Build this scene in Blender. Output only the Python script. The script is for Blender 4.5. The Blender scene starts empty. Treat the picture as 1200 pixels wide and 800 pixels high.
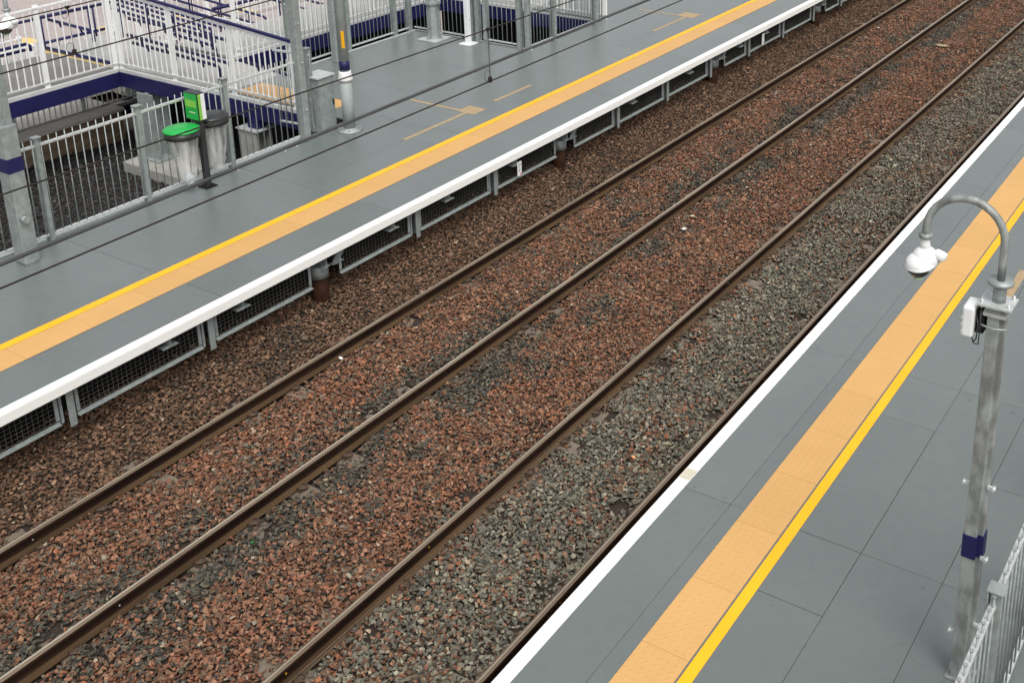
import bpy, bmesh, math, random
import numpy as np
from mathutils import Vector, Matrix
random.seed(7); RNG = np.random.default_rng(11)
S = bpy.context.scene
COL = S.collection

# ------------------------------------------------------------------ camera
def rotz(a): return Matrix.Rotation(a, 3, 'Z')
YAW, PITCH, ROLL = 0.5409, 1.2584, -0.0013
CAM = Vector((9.970, 0.0, 7.557))
cd = bpy.data.cameras.new('camera'); cam = bpy.data.objects.new('camera', cd); COL.objects.link(cam)
Rm = rotz(YAW) @ Matrix.Rotation(PITCH, 3, 'X') @ rotz(ROLL)
cam.matrix_world = Matrix.Translation(CAM) @ Rm.to_4x4()
cd.sensor_fit = 'HORIZONTAL'; cd.sensor_width = 36.0
cd.lens = 36.0 * 1350.37 / 1200.0
cd.shift_x = -(755.6 - 600.0) / 1200.0
cd.shift_y = -(400.0 - 104.95) / 1200.0
cd.clip_start = 0.05; cd.clip_end = 1000
S.camera = cam

# ------------------------------------------------------------------ world, sun, exposure
w = bpy.data.worlds.new('World'); S.world = w; w.use_nodes = True
nt = w.node_tree; nt.nodes.clear()
SUN_EL, SUN_AZ = math.radians(58), math.radians(128)
sky = nt.nodes.new('ShaderNodeTexSky'); sky.sky_type = 'NISHITA'; sky.sun_disc = False
sky.sun_elevation = SUN_EL; sky.sun_rotation = SUN_AZ; sky.air_density = 1.0; sky.dust_density = 4.0; sky.ozone_density = 0.6
hsv = nt.nodes.new('ShaderNodeHueSaturation'); hsv.inputs['Saturation'].default_value = 0.16
bg = nt.nodes.new('ShaderNodeBackground'); bg.inputs['Strength'].default_value = 0.15
wo = nt.nodes.new('ShaderNodeOutputWorld')
nt.links.new(sky.outputs[0], hsv.inputs['Color']); nt.links.new(hsv.outputs[0], bg.inputs['Color']); nt.links.new(bg.outputs[0], wo.inputs['Surface'])
sd = bpy.data.lights.new('sun', 'SUN'); sd.energy = 1.3; sd.angle = math.radians(28); sd.color = (1.0, 0.965, 0.91)
sun = bpy.data.objects.new('sun', sd); COL.objects.link(sun)
sdir = Vector((math.sin(SUN_AZ) * math.cos(SUN_EL), math.cos(SUN_AZ) * math.cos(SUN_EL), math.sin(SUN_EL)))
sun.rotation_euler = sdir.to_track_quat('Z', 'Y').to_euler(); sun.location = (0, 0, 30)
S.view_settings.view_transform = 'Standard'; S.view_settings.look = 'None'
S.view_settings.gamma = 1.0; S.view_settings.use_curve_mapping = False
S.view_settings.exposure = 0.28
S.render.engine = 'CYCLES'
S.cycles.max_bounces = 6; S.cycles.diffuse_bounces = 3; S.cycles.glossy_bounces = 3; S.cycles.transmission_bounces = 4; S.cycles.transparent_max_bounces = 8

# ------------------------------------------------------------------ helpers
def lin(r, g, b):
    f = lambda c: (c / 255 / 12.92) if c / 255 <= 0.04045 else ((c / 255 + 0.055) / 1.055) ** 2.4
    return (f(r), f(g), f(b), 1.0)

class NT:
    def __init__(s, m):
        s.t = m.node_tree; s.n = s.t.nodes; s.b = s.n['Principled BSDF']
    def node(s, kind, **kw):
        o = s.n.new(kind)
        for k, v in kw.items():
            if hasattr(o, k): setattr(o, k, v)
        return o
    def link(s, a, b): s.t.links.new(a, b)

def mat(name, col, rough=0.6, metal=0.0, spec=0.5, var=None, vscale=3.0, bump=0.0, bscale=40.0, rvar=0.0, col2=None, ramp=(0.35, 0.65), detail=5.0, stretch=None):
    """Principled material with a noise mix between two of its own colours, roughness variation and fine bump."""
    m = bpy.data.materials.new(name); m.use_nodes = True; k = NT(m)
    k.b.inputs['Roughness'].default_value = rough; k.b.inputs['Metallic'].default_value = metal
    k.b.inputs['Specular IOR Level'].default_value = spec
    k.b.inputs['Base Color'].default_value = col
    tc = k.node('ShaderNodeTexCoord'); src = tc.outputs['Object']
    if stretch:
        mp = k.node('ShaderNodeMapping'); mp.inputs['Scale'].default_value = stretch; k.link(src, mp.inputs['Vector']); src = mp.outputs[0]
    if col2 is not None or rvar:
        nz = k.node('ShaderNodeTexNoise'); nz.inputs['Scale'].default_value = vscale; nz.inputs['Detail'].default_value = detail
        k.link(src, nz.inputs['Vector'])
        if col2 is not None:
            rp = k.node('ShaderNodeValToRGB'); rp.color_ramp.elements[0].position = ramp[0]; rp.color_ramp.elements[1].position = ramp[1]
            rp.color_ramp.elements[0].color = col; rp.color_ramp.elements[1].color = col2
            k.link(nz.outputs['Fac'], rp.inputs['Fac']); k.link(rp.outputs['Color'], k.b.inputs['Base Color'])
        if rvar:
            mr = k.node('ShaderNodeMapRange'); mr.inputs['From Min'].default_value = 0.3; mr.inputs['From Max'].default_value = 0.7
            mr.inputs['To Min'].default_value = rough - rvar; mr.inputs['To Max'].default_value = rough + rvar
            k.link(nz.outputs['Fac'], mr.inputs['Value']); k.link(mr.outputs[0], k.b.inputs['Roughness'])
    if bump:
        n2 = k.node('ShaderNodeTexNoise'); n2.inputs['Scale'].default_value = bscale; n2.inputs['Detail'].default_value = 6
        k.link(tc.outputs['Object'], n2.inputs['Vector'])
        bp = k.node('ShaderNodeBump'); bp.inputs['Strength'].default_value = 1.0; bp.inputs['Distance'].default_value = bump
        k.link(n2.outputs['Fac'], bp.inputs['Height']); k.link(bp.outputs[0], k.b.inputs['Normal'])
    return m

class MB:
    def __init__(s): s.v = []; s.f = []; s.mi = []; s.sm = []
    def add(s, vs, fs, mi=0, smooth=False):
        o = len(s.v); s.v += [tuple(v) for v in vs]
        for f in fs: s.f.append([i + o for i in f]); s.mi.append(mi); s.sm.append(smooth)
        return s
    def box(s, x0, x1, y0, y1, z0, z1, mi=0):
        if x0 > x1: x0, x1 = x1, x0
        if y0 > y1: y0, y1 = y1, y0
        if z0 > z1: z0, z1 = z1, z0
        vs = [(x0,y0,z0),(x1,y0,z0),(x1,y1,z0),(x0,y1,z0),(x0,y0,z1),(x1,y0,z1),(x1,y1,z1),(x0,y1,z1)]
        return s.add(vs, [(0,3,2,1),(4,5,6,7),(0,1,5,4),(1,2,6,5),(2,3,7,6),(3,0,4,7)], mi)
    def bar(s, a, b, w, h, mi=0, up=(0,0,1)):
        """box beam from a to b, width w (sideways), height h (along up)"""
        a = Vector(a); b = Vector(b); d = (b - a).normalized(); u = Vector(up)
        if abs(d.dot(u)) > 0.99: u = Vector((0, 1, 0))
        sd_ = d.cross(u).normalized(); u = sd_.cross(d).normalized()
        vs = []
        for p in (a, b):
            for i, j in ((-1,-1),(1,-1),(1,1),(-1,1)): vs.append(p + sd_ * (i * w / 2) + u * (j * h / 2))
        return s.add(vs, [(0,1,2,3),(7,6,5,4),(0,4,5,1),(1,5,6,2),(2,6,7,3),(3,7,4,0)], mi)
    def cyl(s, a, b, r0, r1=None, n=12, mi=0, smooth=True, caps=True, rot=0.0):
        if r1 is None: r1 = r0
        a = Vector(a); b = Vector(b); d = (b - a).normalized()
        u = Vector((0,0,1)) if abs(d.z) < 0.9 else Vector((1,0,0))
        x = d.cross(u).normalized(); y = d.cross(x).normalized(); vs = []
        for p, r in ((a, r0), (b, r1)):
            for i in range(n):
                t = 2 * math.pi * i / n + rot; vs.append(p + x * (math.cos(t) * r) + y * (math.sin(t) * r))
        s.add(vs, [(i, i + n, (i + 1) % n + n, (i + 1) % n) for i in range(n)], mi, smooth)
        if caps: s.add(vs, [tuple(range(n)), tuple(range(2 * n - 1, n - 1, -1))], mi)
        return s
    def tube(s, pts, r, n=10, mi=0):
        pts = [Vector(p) for p in pts]; vs = []; m = len(pts); prev = None
        for k, p in enumerate(pts):
            d = (pts[min(k + 1, m - 1)] - pts[max(k - 1, 0)]).normalized()
            if prev is None:
                u = Vector((0,0,1)) if abs(d.z) < 0.9 else Vector((1,0,0)); x = d.cross(u).normalized()
            else: x = (prev - d * prev.dot(d)).normalized()
            prev = x; y = d.cross(x).normalized()
            for i in range(n):
                t = 2 * math.pi * i / n; vs.append(p + x * (math.cos(t) * r) + y * (math.sin(t) * r))
        fs = [(k*n+i, (k+1)*n+i, (k+1)*n+(i+1)%n, k*n+(i+1)%n) for k in range(m-1) for i in range(n)]
        s.add(vs, fs, mi, True); s.add(vs, [tuple(range(n)), tuple(range(m*n-1, m*n-n-1, -1))], mi)
        return s
    def lathe(s, prof, c=(0,0,0), n=24, mi=0, M=None):
        vs = []; m = len(prof)
        for r, z in prof:
            for i in range(n):
                t = 2*math.pi*i/n; p = Vector((math.cos(t)*r, math.sin(t)*r, z))
                if M: p = M @ p
                vs.append(p + Vector(c))
        fs = [(k*n+i, k*n+(i+1)%n, (k+1)*n+(i+1)%n, (k+1)*n+i) for k in range(m-1) for i in range(n)]
        s.add(vs, fs, mi, True); s.add(vs, [tuple(range(n-1,-1,-1)), tuple(range((m-1)*n, m*n))], mi)
        return s
    def prism(s, prof, y0, y1, mi=0, mis=None):
        """profile list of (x,z) swept along Y"""
        n = len(prof); vs = [(x, y0, z) for x, z in prof] + [(x, y1, z) for x, z in prof]
        for i in range(n):
            s.add(vs, [(i, (i+1)%n, (i+1)%n+n, i+n)], (mis[i] if mis else mi))
        s.add(vs, [tuple(range(n-1,-1,-1)), tuple(range(n, 2*n))], mi)
        return s
    def build(s, name, mats, parent=None, bevel=0.0, seg=2, loc=None):
        me = bpy.data.meshes.new(name)
        vs = s.v
        if loc is not None: vs = [(a-loc[0], b-loc[1], c-loc[2]) for a, b, c in vs]
        me.from_pydata(vs, [], s.f)
        if not isinstance(mats, (list, tuple)): mats = [mats]
        for m in mats: me.materials.append(m)
        me.polygons.foreach_set('material_index', s.mi); me.polygons.foreach_set('use_smooth', s.sm)
        bm = bmesh.new(); bm.from_mesh(me); bmesh.ops.remove_doubles(bm, verts=bm.verts, dist=1e-5)
        bmesh.ops.recalc_face_normals(bm, faces=bm.faces); bm.to_mesh(me); bm.free(); me.update()
        o = bpy.data.objects.new(name, me); COL.objects.link(o)
        if loc is not None: o.location = loc
        if parent is not None: o.parent = parent; o.location = (o.location - parent.location) if loc is not None else -parent.location
        if bevel:
            b = o.modifiers.new('bevel', 'BEVEL'); b.width = bevel; b.segments = seg; b.limit_method = 'ANGLE'; b.angle_limit = math.radians(40)
        return o

def tag(o, label, cat, group=None):
    o['label'] = label; o['category'] = cat
    if group: o['group'] = group
    return o
def struct(o): o['kind'] = 'structure'; return o
def thing(name, label, cat, loc, group=None):
    o = bpy.data.objects.new(name, None); COL.objects.link(o); o.location = loc; o.empty_display_size = 0.1
    return tag(o, label, cat, group)
def copy_thing(root, loc, label=None):
    r = root.copy(); COL.objects.link(r); r.location = loc
    if label: r['label'] = label
    for ch in list(root.children):
        c = ch.copy(); COL.objects.link(c); c.parent = r
        for g in list(ch.children):
            d = g.copy(); COL.objects.link(d); d.parent = c
    return r

# ------------------------------------------------------------------ materials
def deck_material():
    m = bpy.data.materials.new('grey_deck_coating'); m.use_nodes = True; k = NT(m)
    tc = k.node('ShaderNodeTexCoord'); ge = k.node('ShaderNodeNewGeometry')
    nz = k.node('ShaderNodeTexNoise'); nz.inputs['Scale'].default_value = 0.7; nz.inputs['Detail'].default_value = 6; nz.inputs['Roughness'].default_value = 0.6
    k.link(tc.outputs['Object'], nz.inputs['Vector'])
    n2 = k.node('ShaderNodeTexNoise'); n2.inputs['Scale'].default_value = 9; n2.inputs['Detail'].default_value = 8
    k.link(tc.outputs['Object'], n2.inputs['Vector'])
    a = k.node('ShaderNodeMixRGB'); a.inputs[1].default_value = (0.128, 0.149, 0.144, 1); a.inputs[2].default_value = (0.165, 0.189, 0.182, 1)
    k.link(nz.outputs['Fac'], a.inputs[0])
    v = k.node('ShaderNodeMath', operation='MULTIPLY_ADD'); v.inputs[1].default_value = 0.12; v.inputs[2].default_value = 0.88
    k.link(ge.outputs['Random Per Island'], v.inputs[0])
    v2 = k.node('ShaderNodeMath', operation='MULTIPLY_ADD'); v2.inputs[1].default_value = 0.16; v2.inputs[2].default_value = 0.92
    k.link(n2.outputs['Fac'], v2.inputs[0])
    vm = k.node('ShaderNodeMath', operation='MULTIPLY'); k.link(v.outputs[0], vm.inputs[0]); k.link(v2.outputs[0], vm.inputs[1])
    b = k.node('ShaderNodeVectorMath', operation='SCALE'); k.link(a.outputs[0], b.inputs[0]); k.link(vm.outputs[0], b.inputs['Scale'])
    # small scuffs and dirt spots with shapes of their own
    vo = k.node('ShaderNodeTexNoise'); vo.inputs['Scale'].default_value = 16; vo.inputs['Detail'].default_value = 3
    k.link(tc.outputs['Object'], vo.inputs['Vector'])
    r = k.node('ShaderNodeValToRGB'); r.color_ramp.elements[0].position = 0.20; r.color_ramp.elements[1].position = 0.34
    r.color_ramp.elements[0].color = (0.80, 0.80, 0.78, 1); r.color_ramp.elements[1].color = (1, 1, 1, 1)
    k.link(vo.outputs['Fac'], r.inputs['Fac'])
    c = k.node('ShaderNodeMixRGB', blend_type='MULTIPLY'); c.inputs[0].default_value = 0.8
    k.link(b.outputs[0], c.inputs[1]); k.link(r.outputs[0], c.inputs[2]); k.link(c.outputs[0], k.b.inputs['Base Color'])
    nr = k.node('ShaderNodeTexNoise'); nr.inputs['Scale'].default_value = 0.9; nr.inputs['Detail'].default_value = 1.5
    k.link(tc.outputs['Object'], nr.inputs['Vector'])
    mr = k.node('ShaderNodeMapRange', interpolation_type='SMOOTHSTEP'); mr.inputs['From Min'].default_value = 0.2; mr.inputs['From Max'].default_value = 0.8
    mr.inputs['To Min'].default_value = 0.20; mr.inputs['To Max'].default_value = 0.262
    k.link(nr.outputs['Fac'], mr.inputs['Value']); k.link(mr.outputs[0], k.b.inputs['Roughness'])
    k.b.inputs['Specular IOR Level'].default_value = 0.85
    n3 = k.node('ShaderNodeTexNoise'); n3.inputs['Scale'].default_value = 260; n3.inputs['Detail'].default_value = 3
    k.link(tc.outputs['Object'], n3.inputs['Vector'])
    bp = k.node('ShaderNodeBump'); bp.inputs['Distance'].default_value = 0.0012; k.link(n3.outputs['Fac'], bp.inputs['Height'])
    k.link(bp.outputs[0], k.b.inputs['Normal'])
    return m

def tactile_material(ox):
    m = bpy.data.materials.new('buff_tactile_tile'); m.use_nodes = True; k = NT(m)
    tc = k.node('ShaderNodeTexCoord'); ge = k.node('ShaderNodeNewGeometry')
    mp = k.node('ShaderNodeMapping'); mp.inputs['Location'].default_value = (-ox / 0.0667, 0, 0); mp.inputs['Scale'].default_value = (1/0.0667, 1/0.0667, 0)
    k.link(tc.outputs['Object'], mp.inputs['Vector'])
    fr = k.node('ShaderNodeVectorMath', operation='FRACTION'); k.link(mp.outputs[0], fr.inputs[0])
    sb = k.node('ShaderNodeVectorMath', operation='SUBTRACT'); sb.inputs[1].default_value = (0.5, 0.5, 0); k.link(fr.outputs[0], sb.inputs[0])
    ln = k.node('ShaderNodeVectorMath', operation='LENGTH'); k.link(sb.outputs[0], ln.inputs[0])
    mr = k.node('ShaderNodeMapRange', interpolation_type='SMOOTHSTEP'); mr.inputs['From Min'].default_value = 0.13; mr.inputs['From Max'].default_value = 0.24
    mr.inputs['To Min'].default_value = 1.0; mr.inputs['To Max'].default_value = 0.0; k.link(ln.outputs['Value'], mr.inputs['Value'])
    bp = k.node('ShaderNodeBump'); bp.inputs['Distance'].default_value = 0.0035; bp.inputs['Strength'].default_value = 0.6
    k.link(mr.outputs[0], bp.inputs['Height']); k.link(bp.outputs[0], k.b.inputs['Normal'])
    nz = k.node('ShaderNodeTexNoise'); nz.inputs['Scale'].default_value = 3; nz.inputs['Detail'].default_value = 8
    k.link(tc.outputs['Object'], nz.inputs['Vector'])
    a = k.node('ShaderNodeMixRGB'); a.inputs[1].default_value = (0.57, 0.325, 0.112, 1); a.inputs[2].default_value = (0.64, 0.370, 0.135, 1)
    k.link(nz.outputs['Fac'], a.inputs[0])
    v = k.node('ShaderNodeMath', operation='MULTIPLY_ADD'); v.inputs[1].default_value = 0.07; v.inputs[2].default_value = 0.95
    k.link(ge.outputs['Random Per Island'], v.inputs[0])
    b = k.node('ShaderNodeVectorMath', operation='SCALE'); k.link(a.outputs[0], b.inputs[0]); k.link(v.outputs[0], b.inputs['Scale'])
    k.link(b.outputs[0], k.b.inputs['Base Color']); k.b.inputs['Roughness'].default_value = 0.6
    return m

def stone_material(name, rough=0.75):
    m = bpy.data.materials.new(name); m.use_nodes = True; k = NT(m)
    at = k.node('ShaderNodeAttribute', attribute_name='tint'); tc = k.node('ShaderNodeTexCoord')
    nz = k.node('ShaderNodeTexNoise'); nz.inputs['Scale'].default_value = 70; nz.inputs['Detail'].default_value = 3
    k.link(tc.outputs['Object'], nz.inputs['Vector'])
    mr = k.node('ShaderNodeMapRange'); mr.inputs['From Min'].default_value = 0.3; mr.inputs['From Max'].default_value = 0.7
    mr.inputs['To Min'].default_value = 0.72; mr.inputs['To Max'].default_value = 1.2; k.link(nz.outputs['Fac'], mr.inputs['Value'])
    sc = k.node('ShaderNodeVectorMath', operation='SCALE'); k.link(at.outputs['Color'], sc.inputs[0]); k.link(mr.outputs[0], sc.inputs['Scale'])
    k.link(sc.outputs[0], k.b.inputs['Base Color']); k.b.inputs['Roughness'].default_value = rough; k.b.inputs['Specular IOR Level'].default_value = 0.4
    return m

M_deck = deck_material()
M_tact = tactile_material(-1.487 % 0.0667)
M_yel = mat('yellow_line_paint', (0.90, 0.43, 0.006, 1), 0.45, col2=(0.95, 0.47, 0.010, 1), vscale=2.0, bump=0.0004, bscale=200)
M_white = mat('white_edge_paint', (0.80, 0.80, 0.79, 1), 0.45, col2=(0.70, 0.70, 0.68, 1), vscale=5.0, ramp=(0.55, 0.85), bump=0.0004, bscale=200)
M_wface = mat('white_nosing_face', (0.62, 0.61, 0.575, 1), 0.5, col2=(0.52, 0.50, 0.46, 1), vscale=3.0, ramp=(0.6, 0.85), stretch=(1, 1, 8))
M_galv = mat('galvanised_steel', (0.265, 0.297, 0.29, 1), 0.48, metal=0.3, col2=(0.345, 0.38, 0.37, 1), vscale=14, ramp=(0.36, 0.66), rvar=0.12, detail=3)
M_galv_old = mat('weathered_galvanised', (0.19, 0.20, 0.19, 1), 0.5, metal=0.2, col2=(0.34, 0.36, 0.345, 1), vscale=12, ramp=(0.40, 0.60), rvar=0.15, detail=4, stretch=(1, 1, 0.45))
M_pole = mat('painted_grey_pole', (0.26, 0.29, 0.285, 1), 0.6, col2=(0.31, 0.34, 0.33, 1), vscale=6)
M_bright = mat('bright_galvanised', (0.55, 0.58, 0.57, 1), 0.35, metal=0.4, col2=(0.66, 0.68, 0.67, 1), vscale=20, rvar=0.1)
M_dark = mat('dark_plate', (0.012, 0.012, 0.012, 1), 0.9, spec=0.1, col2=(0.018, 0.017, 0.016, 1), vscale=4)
M_glassd = mat('dark_lens_dome', (0.03, 0.026, 0.022, 1), 0.08, col2=(0.06, 0.05, 0.04, 1), vscale=20)
M_blk = mat('black_plastic', (0.022, 0.023, 0.025, 1), 0.38, col2=(0.035, 0.036, 0.038, 1), vscale=9)
M_navy = mat('navy_paint', (0.012, 0.0115, 0.066, 1), 0.45, spec=0.3, col2=(0.016, 0.015, 0.080, 1), vscale=2.5, bump=0.0005, bscale=60)
M_wht = mat('white_rail_paint', (0.78, 0.79, 0.78, 1), 0.45, col2=(0.83, 0.83, 0.82, 1), vscale=6)
M_kerb = mat('pale_grey_kerb_paint', (0.50, 0.51, 0.50, 1), 0.5, col2=(0.58, 0.58, 0.57, 1), vscale=4)
M_wplas = mat('white_plastic', (0.80, 0.81, 0.81, 1), 0.32, col2=(0.74, 0.75, 0.75, 1), vscale=8)
M_green = mat('green_plastic', (0.012, 0.33, 0.055, 1), 0.35, col2=(0.018, 0.40, 0.075, 1), vscale=6)
M_green2 = mat('light_green_print', (0.20, 0.50, 0.06, 1), 0.4, col2=(0.24, 0.54, 0.08, 1), vscale=6)
M_pale = mat('pale_print', (0.55, 0.66, 0.42, 1), 0.4, col2=(0.6, 0.7, 0.45, 1), vscale=6)
M_tape = mat('tan_tape', (0.33, 0.235, 0.13, 1), 0.75, col2=(0.42, 0.31, 0.18, 1), vscale=30, bump=0.002, bscale=90)
M_rail = mat('rusty_rail_web', (0.017, 0.008, 0.005, 1), 0.8, spec=0.15, col2=(0.032, 0.016, 0.009, 1), vscale=6, rvar=0.1, stretch=(1, 0.15, 1), bump=0.0008, bscale=120)
M_rfoot = mat('rusty_rail_foot', (0.050, 0.029, 0.014, 1), 0.85, spec=0.2, col2=(0.088, 0.052, 0.025, 1), vscale=5, stretch=(1, 0.2, 1), bump=0.0008, bscale=120)
M_rhead = mat('worn_rail_head', (0.14, 0.098, 0.064, 1), 0.42, metal=0.25, col2=(0.24, 0.18, 0.125, 1), vscale=4, stretch=(1, 0.1, 1), rvar=0.08)
M_rshine = mat('polished_running_band', (0.50, 0.43, 0.33, 1), 0.33, metal=0.5, col2=(0.58, 0.51, 0.41, 1), vscale=4, stretch=(1, 0.1, 1), rvar=0.05)
M_slp = mat('ballast_stained_concrete', (0.135, 0.105, 0.078, 1), 0.85, col2=(0.20, 0.165, 0.125, 1), vscale=5, bump=0.002, bscale=60)
M_clip = mat('rusty_clip', (0.06, 0.04, 0.028, 1), 0.7, col2=(0.10, 0.065, 0.04, 1), vscale=30)
M_bed = mat('dark_ballast_fines', (0.020, 0.013, 0.009, 1), 0.95, col2=(0.045, 0.029, 0.020, 1), vscale=12, bump=0.01, bscale=40)
M_conc = mat('pale_concrete', (0.36, 0.34, 0.30, 1), 0.85, col2=(0.46, 0.435, 0.39, 1), vscale=1.6, bump=0.002, bscale=40)
M_ccol = mat('grey_concrete', (0.26, 0.255, 0.235, 1), 0.85, col2=(0.36, 0.35, 0.325, 1), vscale=3.0, bump=0.002, bscale=40)
M_timber = mat('brown_sleeper_timber', (0.20, 0.14, 0.09, 1), 0.85, col2=(0.31, 0.23, 0.155, 1), vscale=4, stretch=(1, 0.2, 3), bump=0.002, bscale=30)
M_asph = mat('dark_grey_walkway', (0.155, 0.150, 0.142, 1), 0.8, col2=(0.20, 0.192, 0.182, 1), vscale=2.5, bump=0.001, bscale=200)
M_palewalk = mat('pale_walkway_coating', (0.33, 0.33, 0.315, 1), 0.65, col2=(0.40, 0.395, 0.375, 1), vscale=1.2, bump=0.001, bscale=100)
M_rust = mat('rusty_pile_steel', (0.022, 0.010, 0.006, 1), 0.9, spec=0.1, col2=(0.040, 0.018, 0.010, 1), vscale=9, bump=0.001, bscale=60)
M_wire = mat('dark_copper_wire', (0.028, 0.022, 0.020, 1), 0.5, metal=0.4, col2=(0.045, 0.033, 0.028, 1), vscale=3)
M_cable = mat('grey_black_cable', (0.045, 0.045, 0.047, 1), 0.36, col2=(0.07, 0.07, 0.072, 1), vscale=3)
M_meshw = mat('dull_mesh_wire', (0.085, 0.085, 0.08, 1), 0.6, metal=0.3, col2=(0.13, 0.13, 0.12, 1), vscale=9)
M_red = mat('red_print', (0.55, 0.03, 0.04, 1), 0.5, col2=(0.6, 0.05, 0.05, 1), vscale=9)
M_conc_block = mat('dim_blockwork', (0.06, 0.055, 0.05, 1), 0.9, col2=(0.09, 0.08, 0.07, 1), vscale=3, bump=0.003, bscale=30)

def paving_material():
    m = bpy.data.materials.new('pink_block_paving'); m.use_nodes = True; k = NT(m)
    tc = k.node('ShaderNodeTexCoord')
    br = k.node('ShaderNodeTexBrick'); br.inputs['Scale'].default_value = 4.0
    br.inputs['Color1'].default_value = (0.37, 0.315, 0.30, 1); br.inputs['Color2'].default_value = (0.43, 0.375, 0.36, 1); br.inputs['Mortar'].default_value = (0.32, 0.28, 0.26, 1)
    br.inputs['Mortar Size'].default_value = 0.025
    k.link(tc.outputs['Object'], br.inputs['Vector']); k.link(br.outputs['Color'], k.b.inputs['Base Color']); k.b.inputs['Roughness'].default_value = 0.8
    return m
M_pave = paving_material()
def bag_material():
    m = bpy.data.materials.new('clear_bag_film'); m.use_nodes = True; k = NT(m)
    k.b.inputs['Base Color'].default_value = (0.80, 0.80, 0.77, 1); k.b.inputs['Roughness'].default_value = 0.16
    tc = k.node('ShaderNodeTexCoord'); nz = k.node('ShaderNodeTexNoise'); nz.inputs['Scale'].default_value = 7; nz.inputs['Detail'].default_value = 1.5
    mp = k.node('ShaderNodeMapping'); mp.inputs['Scale'].default_value = (1.3, 1.3, 0.25); k.link(tc.outputs['Object'], mp.inputs['Vector']); k.link(mp.outputs[0], nz.inputs['Vector'])
    r = k.node('ShaderNodeMapRange'); r.inputs['From Min'].default_value = 0.3; r.inputs['From Max'].default_value = 0.7; r.inputs['To Min'].default_value = 0.05; r.inputs['To Max'].default_value = 0.55
    k.link(nz.outputs['Fac'], r.inputs['Value']); k.link(r.outputs[0], k.b.inputs['Alpha'])
    bp = k.node('ShaderNodeBump'); bp.inputs['Distance'].default_value = 0.02; k.link(nz.outputs['Fac'], bp.inputs['Height']); k.link(bp.outputs[0], k.b.inputs['Normal'])
    return m
M_bag = bag_material()
M_stone = stone_material('ballast_stone'); M_grav = stone_material('dark_gravel_stone', 0.8)

# ------------------------------------------------------------------ the large structure
PZ = 0.915                       # platform height above rail tops (rail top = 0)
XL, XR = -0.695, 5.603           # platform edges
RX = [0.0, 1.505, 3.4035, 4.9085]
Y0, Y1 = -6.0, 62.0

g = MB(); g.box(-120, 120, -60, 200, -1.40, -1.25); struct(g.build('ground', mat('ground_earth', (0.10, 0.085, 0.07, 1), 0.95, col2=(0.14, 0.12, 0.10, 1), vscale=0.7)))

def bed_h(x, y):
    x = np.asarray(x, float); y = np.asarray(y, float)
    h = -0.118 + 0.010 * np.sin(x * 5.1 + y * 1.3) + 0.010 * np.sin(y * 3.7 - x * 2.2) + 0.008 * np.sin(y * 9.1 + x * 7.0)
    for r in RX:
        h = h - 0.036 * np.exp(-((x - r) / 0.17) ** 2)
    h = h + 0.25 * np.clip((-0.38 - x) / 0.55, 0, 1)      # shoulder banked up towards the left platform
    h = h + 0.02 * np.exp(-((x - 2.45) / 0.4) ** 2)
    return h

def heightfield(name, x0, x1, y0, y1, nx, ny, hf, m, drop=0.0):
    xs = np.linspace(x0, x1, nx); ys = np.linspace(y0, y1, ny)
    X, Y = np.meshgrid(xs, ys); Z = hf(X, Y) - drop
    co = np.stack([X, Y, Z], -1).reshape(-1, 3)
    fs = [(j*nx+i, j*nx+i+1, (j+1)*nx+i+1, (j+1)*nx+i) for j in range(ny-1) for i in range(nx-1)]
    me = bpy.data.meshes.new(name); me.from_pydata(co.tolist(), [], fs); me.materials.append(m); me.update()
    o = bpy.data.objects.new(name, me); COL.objects.link(o); return o
struct(heightfield('track_bed', -1.62, 5.75, Y0, Y1, 60, 300, bed_h, M_bed, 0.058))

def hull_variants(n, pts, flat=0.46):
    out = []
    for _ in range(n):
        bm = bmesh.new()
        for i in range(pts):
            v = Vector((random.gauss(0, 1), random.gauss(0, 1), random.gauss(0, 1))).normalized() * random.uniform(0.78, 1.0)
            # push towards a box so that faces are flat and corners sharp like crushed rock
            v = Vector([math.copysign(abs(c) ** 0.85, c) for c in v])
            v.z *= flat*random.uniform(0.75, 1.15); v.x *= random.uniform(0.95, 1.05)
            bm.verts.new(v)
        bmesh.ops.convex_hull(bm, input=bm.verts)
        bmesh.ops.delete(bm, geom=[v for v in bm.verts if not v.link_faces], context='VERTS')
        bmesh.ops.triangulate(bm, faces=bm.faces); bm.verts.ensure_lookup_table()
        for i, v in enumerate(bm.verts): v.index = i
        out.append((np.array([v.co[:] for v in bm.verts], np.float32), np.array([[v.index for v in f.verts] for f in bm.faces], np.int32)))
        bm.free()
    return out

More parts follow.
